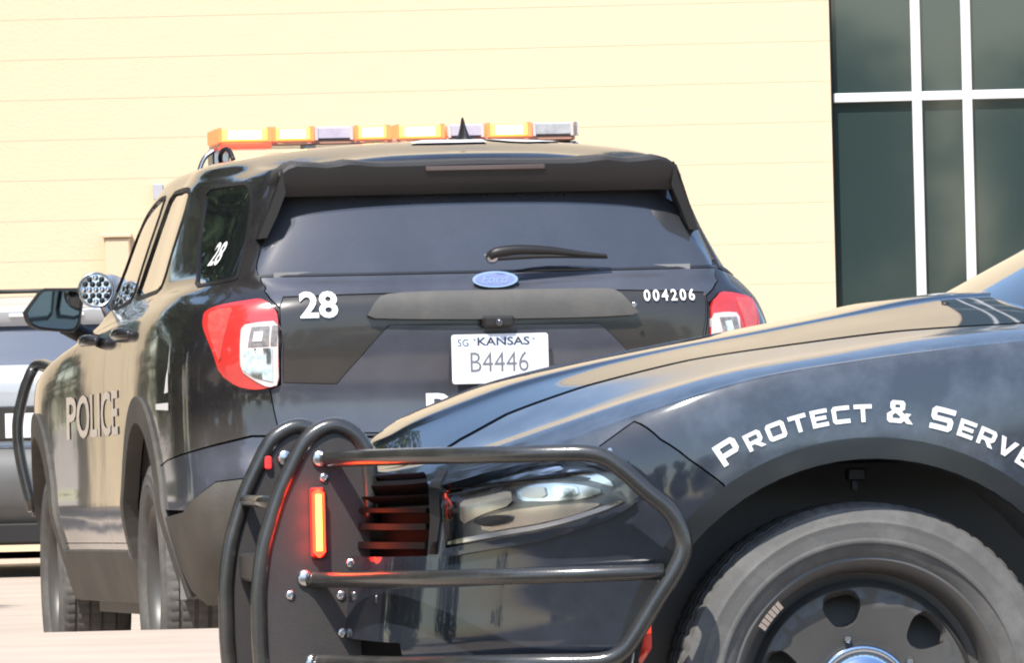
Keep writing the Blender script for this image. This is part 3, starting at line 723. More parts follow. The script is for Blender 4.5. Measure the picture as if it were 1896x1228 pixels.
# wood across the road and beside the lot (out of frame, seen mirrored in paint and glass)
def wood(spots):
    Q = []
    for (x, y, h, r) in spots:
        for _ in range(16):
            cx, cy, cz = RNG.normal(0, r * .45), RNG.normal(0, r * .45), RNG.uniform(.06, .90) * h
            rr = r * RNG.uniform(.35, .6); m_ = 520
            d = RNG.normal(size=(m_, 3)); d /= np.linalg.norm(d, axis=1)[:, None]; d *= (rr * RNG.uniform(.55, 1.0, (m_, 1)))
            c = d + np.array([x + cx, y + cy, cz]); a = RNG.normal(size=(m_, 3)); b = RNG.normal(size=(m_, 3))
            a /= np.linalg.norm(a, axis=1)[:, None]; b -= a * (a * b).sum(1)[:, None]; b /= np.linalg.norm(b, axis=1)[:, None]; s = RNG.uniform(.09, .22, (m_, 1))
            Q.append(np.stack([c - a * s, c - b * s * .6, c + a * s, c + b * s * .6], 1).reshape(-1, 3))
    V = np.concatenate(Q); n = len(V) // 4
    me = bpy.data.meshes.new("wood"); me.vertices.add(len(V)); me.vertices.foreach_set("co", V.ravel().astype(np.float32))
    me.loops.add(4 * n); me.loops.foreach_set("vertex_index", np.arange(4 * n, dtype=np.int32))
    me.polygons.add(n); me.polygons.foreach_set("loop_start", np.arange(0, 4 * n, 4, dtype=np.int32)); me.update(calc_edges=True); me.validate()
    return me
spots = [(-13 - RNG.uniform(0, 3), y, RNG.uniform(12, 15), RNG.uniform(2.6, 3.4)) for y in (8, 13, 18, 23, 28, 33)]
spots += [(-9.3 - RNG.uniform(0, 1.2), y, RNG.uniform(14, 17), 2.7) for y in (20, 24, 28, 31.5, 35, 38, 41)]
spots += [(-10.6, 44, 15, 2.7), (-11.5, 47.5, 16, 2.7), (-13.5, 51, 16, 2.7), (-15.3, 55, 15, 3.0), (-16, 60, 16, 3.2), (-19, 57, 16, 3.2), (-17, 49, 15, 3.2), (-15, 43, 16, 3.2), (-21, 64, 17, 3.5), (-24, 58, 17, 3.5), (-14, 36, 16, 3), (-14, 29, 16, 3)]
spots += [(x, -34 - RNG.uniform(0, 8), RNG.uniform(6.5, 9), RNG.uniform(2.6, 3.6)) for x in range(-42, 46, 6)]
wd = link("wood", wood(spots), leaf_m); wd["kind"] = "stuff"

# ================================================================== police SUV (seen from behind)
suv = empty("police_suv", (-.235, 28.0, .005), Matrix.Rotation(math.radians(99.0), 4, 'Z').to_euler())
suv.rotation_euler = (Matrix.Rotation(math.radians(99.0), 3, 'Z') @ Matrix.Rotation(math.radians(.6), 3, 'Y')).to_euler()
tag(suv, "black police SUV numbered 28 seen from behind with its amber roof bar lit", "police car")
suv_body(suv, paint)
# tailgate: upper skin and lower skin with the dark garnish let in between
panel("tailgate", EN, T["E_tailgate"], paint_rear, suv, gap=.004, holes=[T["E_garnish"]], step=(.15, .2))
panel("garnish", EN, T["E_garnish"], garnish_m, suv, off=-.004, gap=.002, step=(.15, .2))
rec = MB(); rec.box((-.96, -.66, .86), (-.94, .66, 1.34)); rec.make("tailgate_inner", shell, suv)
panel("tailgate_handle", EN, T["E_handle_bar"], handle_m, suv, off=.022, depth=.05, gap=0, rnd=1, step=(.12, .15))
hb = MB(); hb.lathe([(0, .0075), (.004, .0075), (.005, .006), (.005, .0004)], 14, axis='x', center=(-1.112, -.452, 1.212), sgn=-1); hb.make("key_lock", chrome_dull, suv)
panel("rear_window", EN, T["E_rear_glass"], glass_dark, suv, off=-.003, gap=.003, step=(.15, .2))
spo = spoiler(suv, plastic)
bl = MB(); bl.box((-.943, -.21, 1.648), (-.925, .17, 1.664), .003); bl.make("brake_light", mat("smoked_red_lens", (.075, .05, .045), .3, coat=.4), spo)
# tail lamps: clear inserts and reflector pieces on the red lenses
tl = [x for x in COL.objects if x.parent == suv and x.name.startswith("tail_light")]
W_ = T["E_tail_white_left"]
rdet = [(2.44, 6.52), (2.12, 6.54), (2.08, 6.08), (2.44, 6.06)]; rstrip = [(2.08, 6.55), (1.99, 6.55), (1.965, 6.08), (2.05, 6.08)]
low_t = [(2.52, 6.0), (2.02, 6.02), (2.0, 5.32), (2.30, 5.42), (2.52, 5.58)]
for t, mir in zip(tl, (False, True)):
    panel("clear_lens", EN, T["E_tail_white_right"] if mir else W_, white_rim, t, off=.014, depth=.02, gap=0, rnd=1, step=(.1, .2))
    k_ = np.array([-1, 1]) if mir else np.array([1, 1]); sh = np.array([.0, 0])
    if mir:
        rd_ = [(-2.38, 6.50), (-2.80, 6.50), (-2.72, 5.35), (-2.38, 5.25)]; panel("reflector", EN, rd_, lens_detail, t, off=.017, depth=.006, gap=0, step=(.1, .15))
        panel("reflector", EN, [(-2.46, 6.40), (-2.62, 6.42), (-2.62, 5.9), (-2.47, 5.9)], lens_teal, t, off=.020, depth=.006, gap=0, step=(.1, .15))
    else:
        panel("reflector", EN, rdet, lens_detail, t, off=.017, depth=.006, gap=0, step=(.1, .15)); panel("reflector", EN, rstrip, lens_detail, t, off=.017, depth=.006, gap=0, step=(.1, .15))
        panel("reflector", EN, low_t, lens_teal, t, off=.017, depth=.006, gap=0, step=(.1, .15))
        panel("reflector", EN, [(2.10, 5.95), (2.04, 5.95), (2.03, 5.70), (2.09, 5.70)], head_dark, t, off=.020, depth=.005, gap=0)
        panel("reflector", EN, [(2.36, 6.40), (2.20, 6.41), (2.19, 6.18), (2.36, 6.17)], white_lens, t, off=.020, depth=.005, gap=0)
    panel("side_lens", EN, np.array([(3.60, 6.95), (3.35, 7.05), (3.02, 7.1), (3.0, 6.4), (3.02, 5.7), (3.20, 6.05), (3.45, 6.5)]) * k_, red_lens_side, t, off=.013, depth=.005, gap=0, rnd=1, step=(.1, .15))
# bumper: painted upper part, grey lower cladding
bt = [(0, 4.06), (1.13, 4.14), (1.98, 4.195), (2.39, 4.21), (3.2, 4.04), (4.25, 3.80)]; cl = [tuple(p) for p in T["E_clad_line"][:5]] + [(1.214, 3.017), (0, 2.95)]
bt = bt + [(4.75, 3.67)] + circ_uv(EN, REAR_HUB, .40, .572, 143, 172, 6, 4.0, 7, 0, 9).tolist()
half = np.array(bt + circ_uv(EN, REAR_HUB, .40, .575, 176, 186, 3, 4.0, 7, 0, 9).tolist() + [(4.9, 1.95)] + cl[0:1] + cl[1:])
up = np.concatenate([half[:-1], [(0, 2.95)], mirr(half[1:-1])[::-1]])
up = np.concatenate([mirr(np.array(bt)[1:])[::-1], np.array(bt), [(4.86, 2.05)], np.array(cl[1:-1]), [(0, 2.95)], mirr(np.array(cl[1:-1]))[::-1], [(-4.86, 2.05)]])
panel("rear_bumper", EN, up, paint_rear, suv, gap=.002, step=(.15, .25))
lowc = np.concatenate([np.array(cl[1:-1]) , [(0, 2.93)], mirr(np.array(cl[1:-1]))[::-1], [(-4.86, 1.9), (-4.8, .9), (-4.55, .35), (-4.0, .03), (-2, .03), (0, .03), (2, .03), (4.0, .03), (4.55, .35), (4.8, .9), (4.86, 1.9)]])
panel("bumper_cladding", EN, lowc, cladding, suv, off=.006, depth=.04, gap=.003, step=(.15, .25))
bi = MB(); bi.box((-.90, -.72, .40), (-.80, .72, .90)); bi.make("bumper_core", shell, suv)
ex = MB(); ex.tube([(-.45, .55, .30), (-.75, .58, .29), (-.98, .60, .28)], .035, 14); ex.make("exhaust_pipe", chrome_dull, suv, smooth=True)
# wheels
for (x, y) in ((0, .835), (3.025, .845), (0, -.835), (3.025, -.845)):
    make_wheel(suv, (x, y, .3815), .3815, .255, .235, 1 if y > 0 else -1, a0=12 + 40 * x, weight=False)
# number plate
pl = MB(); pl.prism([tuple(p) for p in [(-.1525, -.069), (-.150, -.075), (-.1445, -.077), (.1445, -.077), (.150, -.075), (.1525, -.069), (.1525, .069), (.150, .075), (.1445, .077), (-.1445, .077), (-.150, .075), (-.1525, .069)]], 0, .004, lambda a, b, d: (-1.098 - d, -.026 + a, 1.053 + b)); pl = pl.make("licence_plate", plate_white, suv)
pf = lambda x0, z0, off: (lambda V: np.stack([np.full(len(V), -1.1022 - off), x0 - V[:, 0], z0 + V[:, 1]], 1))
bd = MB(); bd.box((-1.1026, -.166, 1.089), (-1.1021, .114, 1.124)); bd.make("plate_band", plate_band, pl)
flat_text("lettering", "KANSAS", .026, pf(.045, 1.094, .0012), plate_ink, pl, bold=.02, width=.165)
flat_text("lettering", "*", .010, pf(.058, 1.108, .0012), plate_ink, pl); flat_text("lettering", "*", .010, pf(-.128, 1.108, .0012), plate_ink, pl)
flat_text("lettering", "SG", .022, pf(.107, 1.093, .0012), plate_ink, pl, width=.034)
flat_text("lettering", "B4446", .062, pf(.068, 1.012, .0008), mat("plate_grey_ink", (.13, .135, .16), .5), pl, bold=-.006, width=.183)
cm = MB(); cm.box((-1.125, -.072, 1.150), (-1.08, .028, 1.186), .008); cm = cm.make("camera_housing", plastic, suv); ln = MB(); ln.lathe([(0, .012), (.006, .011), (.010, .006), (.011, .0004)], 20, axis='x', center=(-1.125, -.022, 1.166), sgn=-1); ln.make("camera_lens", glass_dark, cm, smooth=True)
# badge with script
ov = MB(); th = np.linspace(0, 2 * math.pi, 40, endpoint=False); oz = 1.302
ov.prism([(.072 * math.cos(t), .0255 * math.sin(t)) for t in th], 0, .006, lambda a, b, d: (-1.036 - d + (b) * .25, -.026 + a, oz + b)); ov = ov.make("oval_badge", chrome, suv)
o2 = MB(); o2.prism([(.062 * math.cos(t), .0195 * math.sin(t)) for t in th], 0, .0015, lambda a, b, d: (-1.0425 - d + b * .25, -.026 + a, oz + b)); o2.make("badge_field", oval_blue, ov)
flat_text("lettering", "Ford", .026, lambda V: np.stack([-1.0452 + (V[:, 1] - .012) * .25, -.026 + .044 - V[:, 0], oz - .012 + V[:, 1]], 1), chrome, ov, width=.088, shear=.35)
# wiper
wp = MB(); wp.tube([(-1.055, -.008, 1.372), (-1.062, -.030, 1.385), (-1.058, -.10, 1.392), (-1.045, -.20, 1.388), (-1.03, -.30, 1.376), (-1.02, -.385, 1.369)], [.013, .017, .016, .013, .009, .005], 10)
wp.tube([(-1.02, -.02, 1.366), (-1.0, -.20, 1.372), (-1.0, -.39, 1.366)], .0065, 8); wp = wp.make("rear_wiper", plastic, suv, angle=40)
pv = MB(); pv.lathe([(0, .022), (.02, .021), (.028, .014), (.029, .0005)], 20, axis='x', center=(-1.03, -.018, 1.372), sgn=-1); pv.make("wiper_pivot", chrome_dull, wp, smooth=True)
# white numbers and letters
flat_text("lettering", "28", .083, lambda V: rear_pt(.0025)(np.stack([.592 - V[:, 0], 1.192 + V[:, 1]], 1)), decal, suv, bold=.028, width=.118)
flat_text("lettering", "004206", .036, lambda V: rear_pt(.0025)(np.stack([-.494 - V[:, 0], 1.222 + V[:, 1]], 1)), decal, suv, bold=.018, width=.165, space=1.35)
flat_text("lettering", "POLICE", .085, lambda V: rear_pt(.003)(np.stack([.205 - V[:, 0], .866 + V[:, 1]], 1)), decal, suv, bold=.035, width=.48)
flat_text("lettering", "28", .075, lambda V: on_net(EN, XZ, np.stack([-.55 - V[:, 0] * 1.0, 1.375 + V[:, 1]], 1), 3.4, 5.4, 8.9, 11.6, .002), decal, suv, bold=.02, width=.12)
def roof_text(V):
    P = np.array(V); l = P[:, 1] >= 0
    q = EN.inv(XY, np.stack([P[:, 0], np.abs(P[:, 1])], 1), 1.0, 13.5, 12.2, 14.99)
    R_ = EN.P(q[:, 0], q[:, 1]) + np.array([0, 0, .004]); R_[:, 1] = np.where(l, np.abs(R_[:, 1]), -np.abs(R_[:, 1])); return R_
flat_text("lettering", "28", .50, lambda V: roof_text(np.stack([-.30 + V[:, 1], .115 - V[:, 0]], 1)), decal, suv, bold=.02, width=.50)
SD = lambda V, off=.003: on_net(EN, XZ, V, 4.6, 11.5, 1, 9, off)
flat_text("lettering", "POLICE", .15, lambda V: SD(np.stack([2.20 - V[:, 0], .86 + V[:, 1]], 1)), decal_grey, suv, bold=.02, width=1.55)
sp = MB(); sp.add(SD(np.array([(-.86, 1.15), (-.82, 1.02), (-.72, 1.01), (-.70, .975), (-.58, .975), (-.62, 1.03), (-.70, 1.05)])), [(0, 1, 2, 6), (2, 3, 4, 5, 6)]); sp.make("spear_emblem", decal, suv)
st = MB(); st.add(SD(np.array([(-.42, .945), (-.86, .945), (-.86, .927), (-.42, .927)])), [(0, 1, 2, 3)]); st.make("emblem_stripe", decal, suv)
# door handles, filler flap seam
for mir in (1, -1):
    for x in (.40, 1.38):
        h = MB(); h.tube([(x, .955 * mir, 1.185), (x + .04, .990 * mir, 1.19), (x + .16, .992 * mir, 1.19), (x + .20, .958 * mir, 1.187)], [.016, .020, .020, .014], 10); h.make("door_handle", paint, suv, smooth=True)
# mirrors
mo = [(1.139, 1.305), (1.082, 1.378), (1.065, 1.386), (.958, 1.384), (.938, 1.372), (.934, 1.334), (.946, 1.256), (.966, 1.232), (1.085, 1.244), (1.118, 1.258), (1.130, 1.275)]
for s in (1, -1):
    m_ = MB(); c = np.array([1.035, 1.31]); P = np.array(mo); rings = []
    for d, k in ((0, .985), (.015, 1.03), (.06, 1.0), (.11, .86), (.14, .55)):
        rings.append([(2.06 + d, (c[0] + (p[0] - c[0]) * k) * s, c[1] + (p[1] - c[1]) * k) for p in P])
    n = len(P); V = sum(rings, []); F = [(i * n + j, i * n + (j + 1) % n, (i + 1) * n + (j + 1) % n, (i + 1) * n + j) for i in range(4) for j in range(n)] + [tuple(range(n))[::-1], tuple(4 * n + j for j in range(n))]
    m_.add(V, F); m_.tube([(2.12, .99 * s, 1.26), (2.14, .92 * s, 1.22), (2.16, .86 * s, 1.20)], [.035, .03, .035], 10)
    hs = m_.make("door_mirror", plastic, suv, angle=40)
    g_ = MB(); Q = chaikin([(c[0] + (p[0] - c[0]) * .90, c[1] + (p[1] - c[1]) * .88) for p in mo], 1); g_.prism([tuple(q) for q in Q], 0, .004, lambda a, b, d: (2.058 - d - .02 * (a - 1.03), a * s, b)); g_.make("mirror_glass", mirror_m, hs)
# pillar spotlight
sl = MB(); sl.lathe([(0, .057), (.02, .061), (.05, .058), (.09, .05), (.115, .025), (.12, .0005)], 32, axis='x', center=(1.86, .910, 1.372)); sl = sl.make("spotlight", chrome, suv, smooth=True)
ri = MB(); ri.lathe([(.012, .061), (-.004, .062), (-.006, .057), (.004, .053)], 32, axis='x', center=(1.86, .910, 1.372)); ri.make("spotlight_ring", chrome_dull, sl, smooth=True)
for k in range(19):
    rr = 0 if k == 0 else (.022 if k < 7 else .042); a = k * math.pi / 3 if k < 7 else k * math.pi / 6
    c1 = MB(); c1.lathe([(.004, .0115), (-.003, .010), (-.007, .005), (-.008, .0004)], 8, axis='x', center=(1.86, .910 + rr * math.cos(a), 1.372 + rr * math.sin(a))); c1.make("spotlight_reflector", chrome if k % 3 == 0 else head_black, sl)
bk = MB(); bk.lathe([(0, .0005), (0, .054), (.002, .054)], 28, axis='x', center=(1.861, .910, 1.372)); bk.make("spotlight_backing", chrome, sl)
s2 = MB(); s2.lathe([(0, .0005), (-.004, .04), (0, .060), (.03, .064), (.07, .05), (.09, .0005)], 32, axis='x', center=(1.93, .850, 1.365)); s2.tube([(1.93, .88, 1.33), (1.90, .86, 1.27), (1.85, .84, 1.20)], .014, 8); s2.make("spotlight_bracket", chrome_dull, suv, angle=40)
# front push bumper loops seen past the wing
pb = MB(); pb.box((4.08, -.33, .40), (4.14, .33, .52), .006); pb = pb.make("push_bumper", steel_tube, suv)
for s in (1, -1):
    k = MB(); k.tube([(3.60, .84 * s, 1.085), (3.85, .845 * s, 1.135), (4.10, .883 * s, 1.160), (4.12, .915 * s, 1.12), (4.13, .943 * s, 1.04), (4.13, .965 * s, .93), (4.12, .955 * s, .80), (4.08, .92 * s, .62)], .021, 10); k.make("fender_guard", steel_tube, pb, smooth=True)
    k = MB(); k.tube([(4.08, .92 * s, .62), (4.12, .6 * s, .55), (4.14, .3 * s, .55)], .021, 10); k.make("guard_rail", steel_tube, pb, smooth=True)
    k = MB(); k.tube([(4.10, .883 * s, 1.16), (4.16, .6 * s, 1.05), (4.18, .3 * s, 1.02)], .021, 10); k.make("guard_rail", steel_tube, pb, smooth=True)
    k = MB(); k.box((4.10, .28 * s, .35), (4.2, .30 * s, 1.05)); k.make("upright_plate", plate_steel, pb)
fl = MB(); fl.box((3.88, -.45, .78), (3.96, .45, .98), .01); fl.make("front_grille", dark_grille, suv)
for mir in (False, True):
    panel("headlight", EN, [(12.4, 5.6), (13.2, 5.5), (13.9, 5.3), (13.9, 6.3), (13.2, 6.6), (12.4, 6.7)], head_chrome, suv, off=.004, mir=mir)
# roof: light bar, aerial, rails
lb = MB(); lb.box((1.12, -.668, 1.836), (1.42, .574, 1.852), .004)
lb = lb.make("light_bar", bar_base_m, suv)
mods = [(.572, .404, 1), (.384, .256, 1), (.250, .106, 0), (.096, -.010, 1), (-.046, -.20, 1), (-.215, -.352, 0), (-.365, -.505, 1), (-.512, -.666, 2)]
for (a, b, k) in mods:
    d = MB(); d.box((1.112, b + .004, 1.853), (1.40, a - .004, 1.896), .005)
    mo_ = d.make("lamp_module", (lamp_off, lamp_on, lamp_clear)[k], lb)
    if k == 1:
        e = MB(); w_ = (a - b) * .16; e.box((1.1085, b + w_, 1.859), (1.1115, a - w_, 1.889), .001); e.make("lamp_core", lamp_core, mo_)
        e = MB(); e.box((1.110, b - .010, 1.850), (1.39, b + .004, 1.899)); e.box((1.110, a - .004, 1.850), (1.39, a + .006, 1.899)); e.make("lamp_edge", lamp_edge, mo_)
    else:
        e = MB(); e.box((1.108, b + .006, 1.851), (1.113, b + .016, 1.897)); e.box((1.108, a - .016, 1.851), (1.113, a - .006, 1.897)); e.make("lamp_edge", white_rim, mo_)
for s, mm_ in ((.574, lamp_edge), (-.668, lamp_clear)):
    e = MB(); e.box((1.112, s, 1.85), (1.40, s + (.008 if s > 0 else -.008), 1.898), .003); e.make("end_cap", mm_, lb)
fr = MB(); fr.box((1.108, .395, 1.828), (1.25, .572, 1.847), .003); fr.make("bright_strip", mat("red_bar_glow", (.75, .06, .03), .3, emit=(1, .1, .05), estr=.55), lb)  # red reflection under the bar, added as a strip with its own glow
for s, q in ((.56, 1), (-.655, -1)):
    ft = MB(); ft.box((1.20, s - .03, 1.775), (1.34, s + .03, 1.836), .006); ft.make("bar_foot", chrome_dull, lb)
    ft = MB(); ft.tube([(1.2, s + .02 * q, 1.83), (1.2, s + .06 * q, 1.80), (1.2, s + .085 * q, 1.74)], .008, 8); ft.make("mounting_strap", chrome_dull, lb, smooth=True)
for yy in (-.56, -.45, .0, .25):
    ft = MB(); ft.box((1.2, yy - .02, 1.79), (1.3, yy + .02, 1.836)); ft.make("bar_foot", chrome_dull, lb)
lb.scale = (1, .975, 1); lb.location = (0, 0, -.010)
rl = MB(); rl.tube([(.75, .600, 1.742), (.70, .612, 1.768), (.62, .616, 1.788), (.50, .616, 1.792), (.44, .612, 1.78), (.40, .606, 1.75)], .008, 8); rl.make("roof_bracket", plastic, suv, smooth=True)
fa_ = MB(); V = []; F = []; 
for z, x0, x1, w in ((1.765, .02, .20, .040), (1.785, .03, .19, .036), (1.80, .045, .165, .018), (1.83, .075, .145, .009), (1.862, .105, .130, .003)):
    for t in np.linspace(0, 2 * math.pi, 14, endpoint=False): V.append(((x0 + x1) / 2 + (x1 - x0) / 2 * math.cos(t), -.113 + w * math.sin(t), z))
F = [(i * 14 + j, i * 14 + (j + 1) % 14, (i + 1) * 14 + (j + 1) % 14, (i + 1) * 14 + j) for i in range(4) for j in range(14)] + [tuple(56 + j for j in range(14))]
fa_.add(V, F); fa_.make("roof_aerial", plastic, suv, angle=50)

# ================================================================== silver SUV at the left edge, farther off
sv = empty("silver_suv", (-3.03, 55.1, -.05), (0, 0, math.radians(90))); tag(sv, "silver SUV seen from behind far off, cut by the left edge of the picture", "car")
suv_body(sv, silver_paint, full=False)
panel("tailgate", EN, T["E_tailgate"], silver_paint, sv, gap=.004, step=(.15, .2))
panel("rear_window", EN, T["E_rear_glass"], mat("blue_reflecting_glass", (.075, .095, .135), .05, coat=1.0), sv, off=-.003, gap=.003, step=(.15, .2))
spoiler(sv, silver_paint)
b = MB(); b.box((-.945, -.35, 1.635), (-.925, .12, 1.655), .003); b.make("brake_light", decal, sv)
allb = np.concatenate([mirr(np.array(bt)[1:])[::-1], np.array(bt), [(4.86, 2.05), (4.8, .9), (4.55, .35), (4.0, .03), (2, .03), (0, .03), (-2, .03), (-4.0, .03), (-4.55, .35), (-4.8, .9), (-4.86, 2.05)]])
panel("rear_bumper", EN, allb, mat("grey_bumper_plastic", (.115, .117, .12), .6, var=.1), sv, gap=.002)
b = MB(); b.box((-1.02, -.80, .215), (-.98, .80, .34), .01); b.box((-.95, -.7, .205), (3.6, .7, .3)); b.make("valance", plastic, sv)
b = MB(); b.box((-1.105, -.62, .86), (-1.06, .62, 1.075), .01); b.make("plate_recess", garnish_m, sv)
b = MB(); b.box((-1.115, -.15, .875), (-1.106, .15, 1.03), .003); p2 = b.make("licence_plate", plate_white, sv)
b = MB()
for s in (.36, -.36): b.box((-.80, s - .13, 1.33), (-.74, s + .13, 1.47), .03)
b.make("headrest", shell, sv)
b = MB(); b.tube([(-.3, .60, 1.79), (.2, .61, 1.815), (1.0, .61, 1.81), (1.4, .60, 1.78)], .018, 8); b.tube([(-.3, -.60, 1.79), (.2, -.61, 1.815), (1.0, -.61, 1.81), (1.4, -.60, 1.78)], .018, 8); b.tube([(0, -.6, 1.81), (0, .6, 1.81)], .014, 8); b.make("roof_rail", plastic, sv, smooth=True)
for (x, y) in ((0, .835), (3.025, .845), (0, -.835), (3.025, -.845)):
    w = wheel_mesh_tyre(.3815, .255, .235, 56, 28).make("wheel", rubber, sv, angle=32, loc=(x, y, .3815))
    r_ = MB(); r_.lathe([(.1, .24), (.11, .235), (.06, .2), (.07, .06), (.08, .0005)], 32, sgn=1 if y > 0 else -1); r_.make("rim", chrome_dull, w, smooth=True)

# ================================================================== police sedan (front half in view)
sed = empty("police_sedan", (.5320, 17.1872, -.0173), (0, 0, math.radians(188.0)))
tag(sed, "black police sedan in front with a lit red push-bumper lamp and PROTECT & SERVE lettering", "police car")
HZ = .364
VH = np.array([(0, 9.35), (1.5, 9.5), (3, 10.0), (3.8, 10.55), (4.6, 10.9), (5.7, 11.0), (6.9, 10.9), (7.9, 10.67), (8.9, 10.4), (9.8, 10.05), (11, 9.95)])
vh = lambda u: np.interp(abs(u), VH[:, 0], VH[:, 1])
R_ARCH = .452
A_SPLIT = 55.0
arch_f = circ_uv(CN, 0, HZ, R_ARCH, 2, A_SPLIT, 14, 5, 11, 0, 9); arch_r = circ_uv(CN, 0, HZ, R_ARCH, A_SPLIT, 178, 34, 5, 11, 0, 9)
seam = CN.inv(XZ, [(.276, .768), (.290, .780), (.340, .818), (.390, .856)], 5, 11, 3, 9).tolist() + CN.inv(XZ, [(.435, .891)], 5, 11, 3, 9).tolist() + [(5.613, 6.68), (5.43, 6.40), (4.90, 6.80), (4.45, 7.4), (4.2, 8.0), (3.635, 8.83), (3.2, 9.2), (3.1, vh(3.1))]
fl_half = np.array([(0, .03), (3, .03), (5.0, .03), (5.55, .3)] + arch_f.tolist() + seam + [(u, vh(u)) for u in (2.6, 2.2, 1.5, .8, 0)])
fas = np.concatenate([fl_half, mirr(fl_half[1:-1])[::-1]])
gr_half = [(0, 7.95), (.93, 8.03), (2.2, 8.25), (2.95, 8.2), (3.28, 6.2), (3.42, 4.65), (3.40, 3.83), (2.2, 3.80), (0, 3.85)]
grille = np.concatenate([np.array(gr_half)[::-1], mirr(np.array(gr_half)[1:-1])])
HL = T["C_headlight"]
low_in = np.array([(-3.2, 1.2), (3.2, 1.2), (3.0, 2.3), (0, 2.4), (-3.0, 2.3)])
panel("bumper_fascia", CN, fas, paint_sedan, sed, holes=[HL, mirr(HL), grille, low_in], step=(.14, .25), gap=.002, depth=.03)
panel("lower_intake", CN, low_in, dark_grille, sed, off=-.03, depth=.0, gap=-.01)
fen = np.array([(11, .05), (11, vh(11))] + [(u, vh(u)) for u in (9.8, 8.9, 7.9, 6.9, 6.2, 5.7, 5.1, 4.6, 4.2, 3.8, 3.5)] + seam[::-1] + arch_r.tolist() + [(10.75, .05)])
for mir in (False, True):
    panel("fender", CN, fen, paint_fender, sed, mir=mir, step=(.14, .25), gap=.0015, depth=.03)
    lip = np.concatenate([circ_uv(CN, 0, HZ, .486, 8, 172, 34, 5, 11, 0, 9), circ_uv(CN, 0, HZ, .446, 172, 8, 34, 5, 11, 0, 9)])
    panel("wheel_arch_lip", CN, lip, lip_m, sed, off=.007, depth=.06, mir=mir, step=(.1, .2), gap=0)
    panel("side_marker", CN, np.array([(5.80, 2.25), (5.93, 2.72), (6.02, 2.75), (6.03, 2.2), (5.92, 1.95)]), marker_red, sed, off=.006, mir=mir, gap=0)
hood_half = np.array([(u, vh(u) + .10) for u in (.0, .8, 1.5, 2.2, 3, 3.4, 3.8, 4.2, 4.6, 5.1, 5.7, 6.3, 6.9, 7.4, 7.9, 8.4, 8.9, 9.4, 9.8, 10.4, 10.9)])
hood = np.concatenate([hood_half, np.stack([hood_half[::-1][:, 0], 28 - hood_half[::-1][:, 1]], 1)])
panel("hood", CN, hood, paint_hood, sed, step=(.14, .2), gap=.002, depth=.02)
# dark linings
b = MB(); b.box((-.8, -.58, .22), (.62, .58, .80)); b.make("engine_bay", shell, sed)
for s in (1, -1):
    a = np.radians(np.linspace(-10, 190, 26)); V = []
    for q in a:
        for y in (.55 * s, .935 * s): V.append((.462 * math.cos(q), y, HZ + .462 * math.sin(q)))
    n0 = len(V); V.append((0, .55 * s, HZ)); b = MB(); b.add(V, [(2 * i, 2 * i + 1, 2 * i + 3, 2 * i + 2) for i in range(25)] + [(2 * i, 2 * i + 2, n0) for i in range(25)]); b.make("wheel_liner", shell, sed)
b = MB(); b.box((-.02, .78, .768), (.015, .81, .792), .003); b.box((-.005, .78, .75), (.005, .80, .77)); b.make("liner_clip", plastic, sed)
# grille: dark backing, curved slats, side bezels
gb = panel("grille", CN, grille, dark_grille, sed, off=-.055, depth=.0, gap=-.004, step=(.3, .4))
ss = lambda v, w, off, m, name="grille_slat": panel(name, CN, np.array([(-3.25, v), (-1.6, v), (0, v), (1.6, v), (3.25, v), (3.25, v + w), (1.6, v + w), (0, v + w), (-1.6, v + w), (-3.25, v + w)]), m, gb, off=off, depth=.028, gap=0, step=(.25, .3))
for v in (5.65, 4.80, 4.38, 3.98): ss(v, .14, -.012, slat_m)
ss(7.2, .5, -.006, dark_grille)
for s in (False, True):
    panel("grille_bezel", CN, np.array([(3.24, 8.0), (3.42, 7.8), (3.50, 6.2), (3.60, 4.65), (3.55, 3.86), (3.42, 3.86), (3.44, 4.65), (3.32, 6.2)]), plastic, gb, off=.004, depth=.03, gap=0, mir=s)
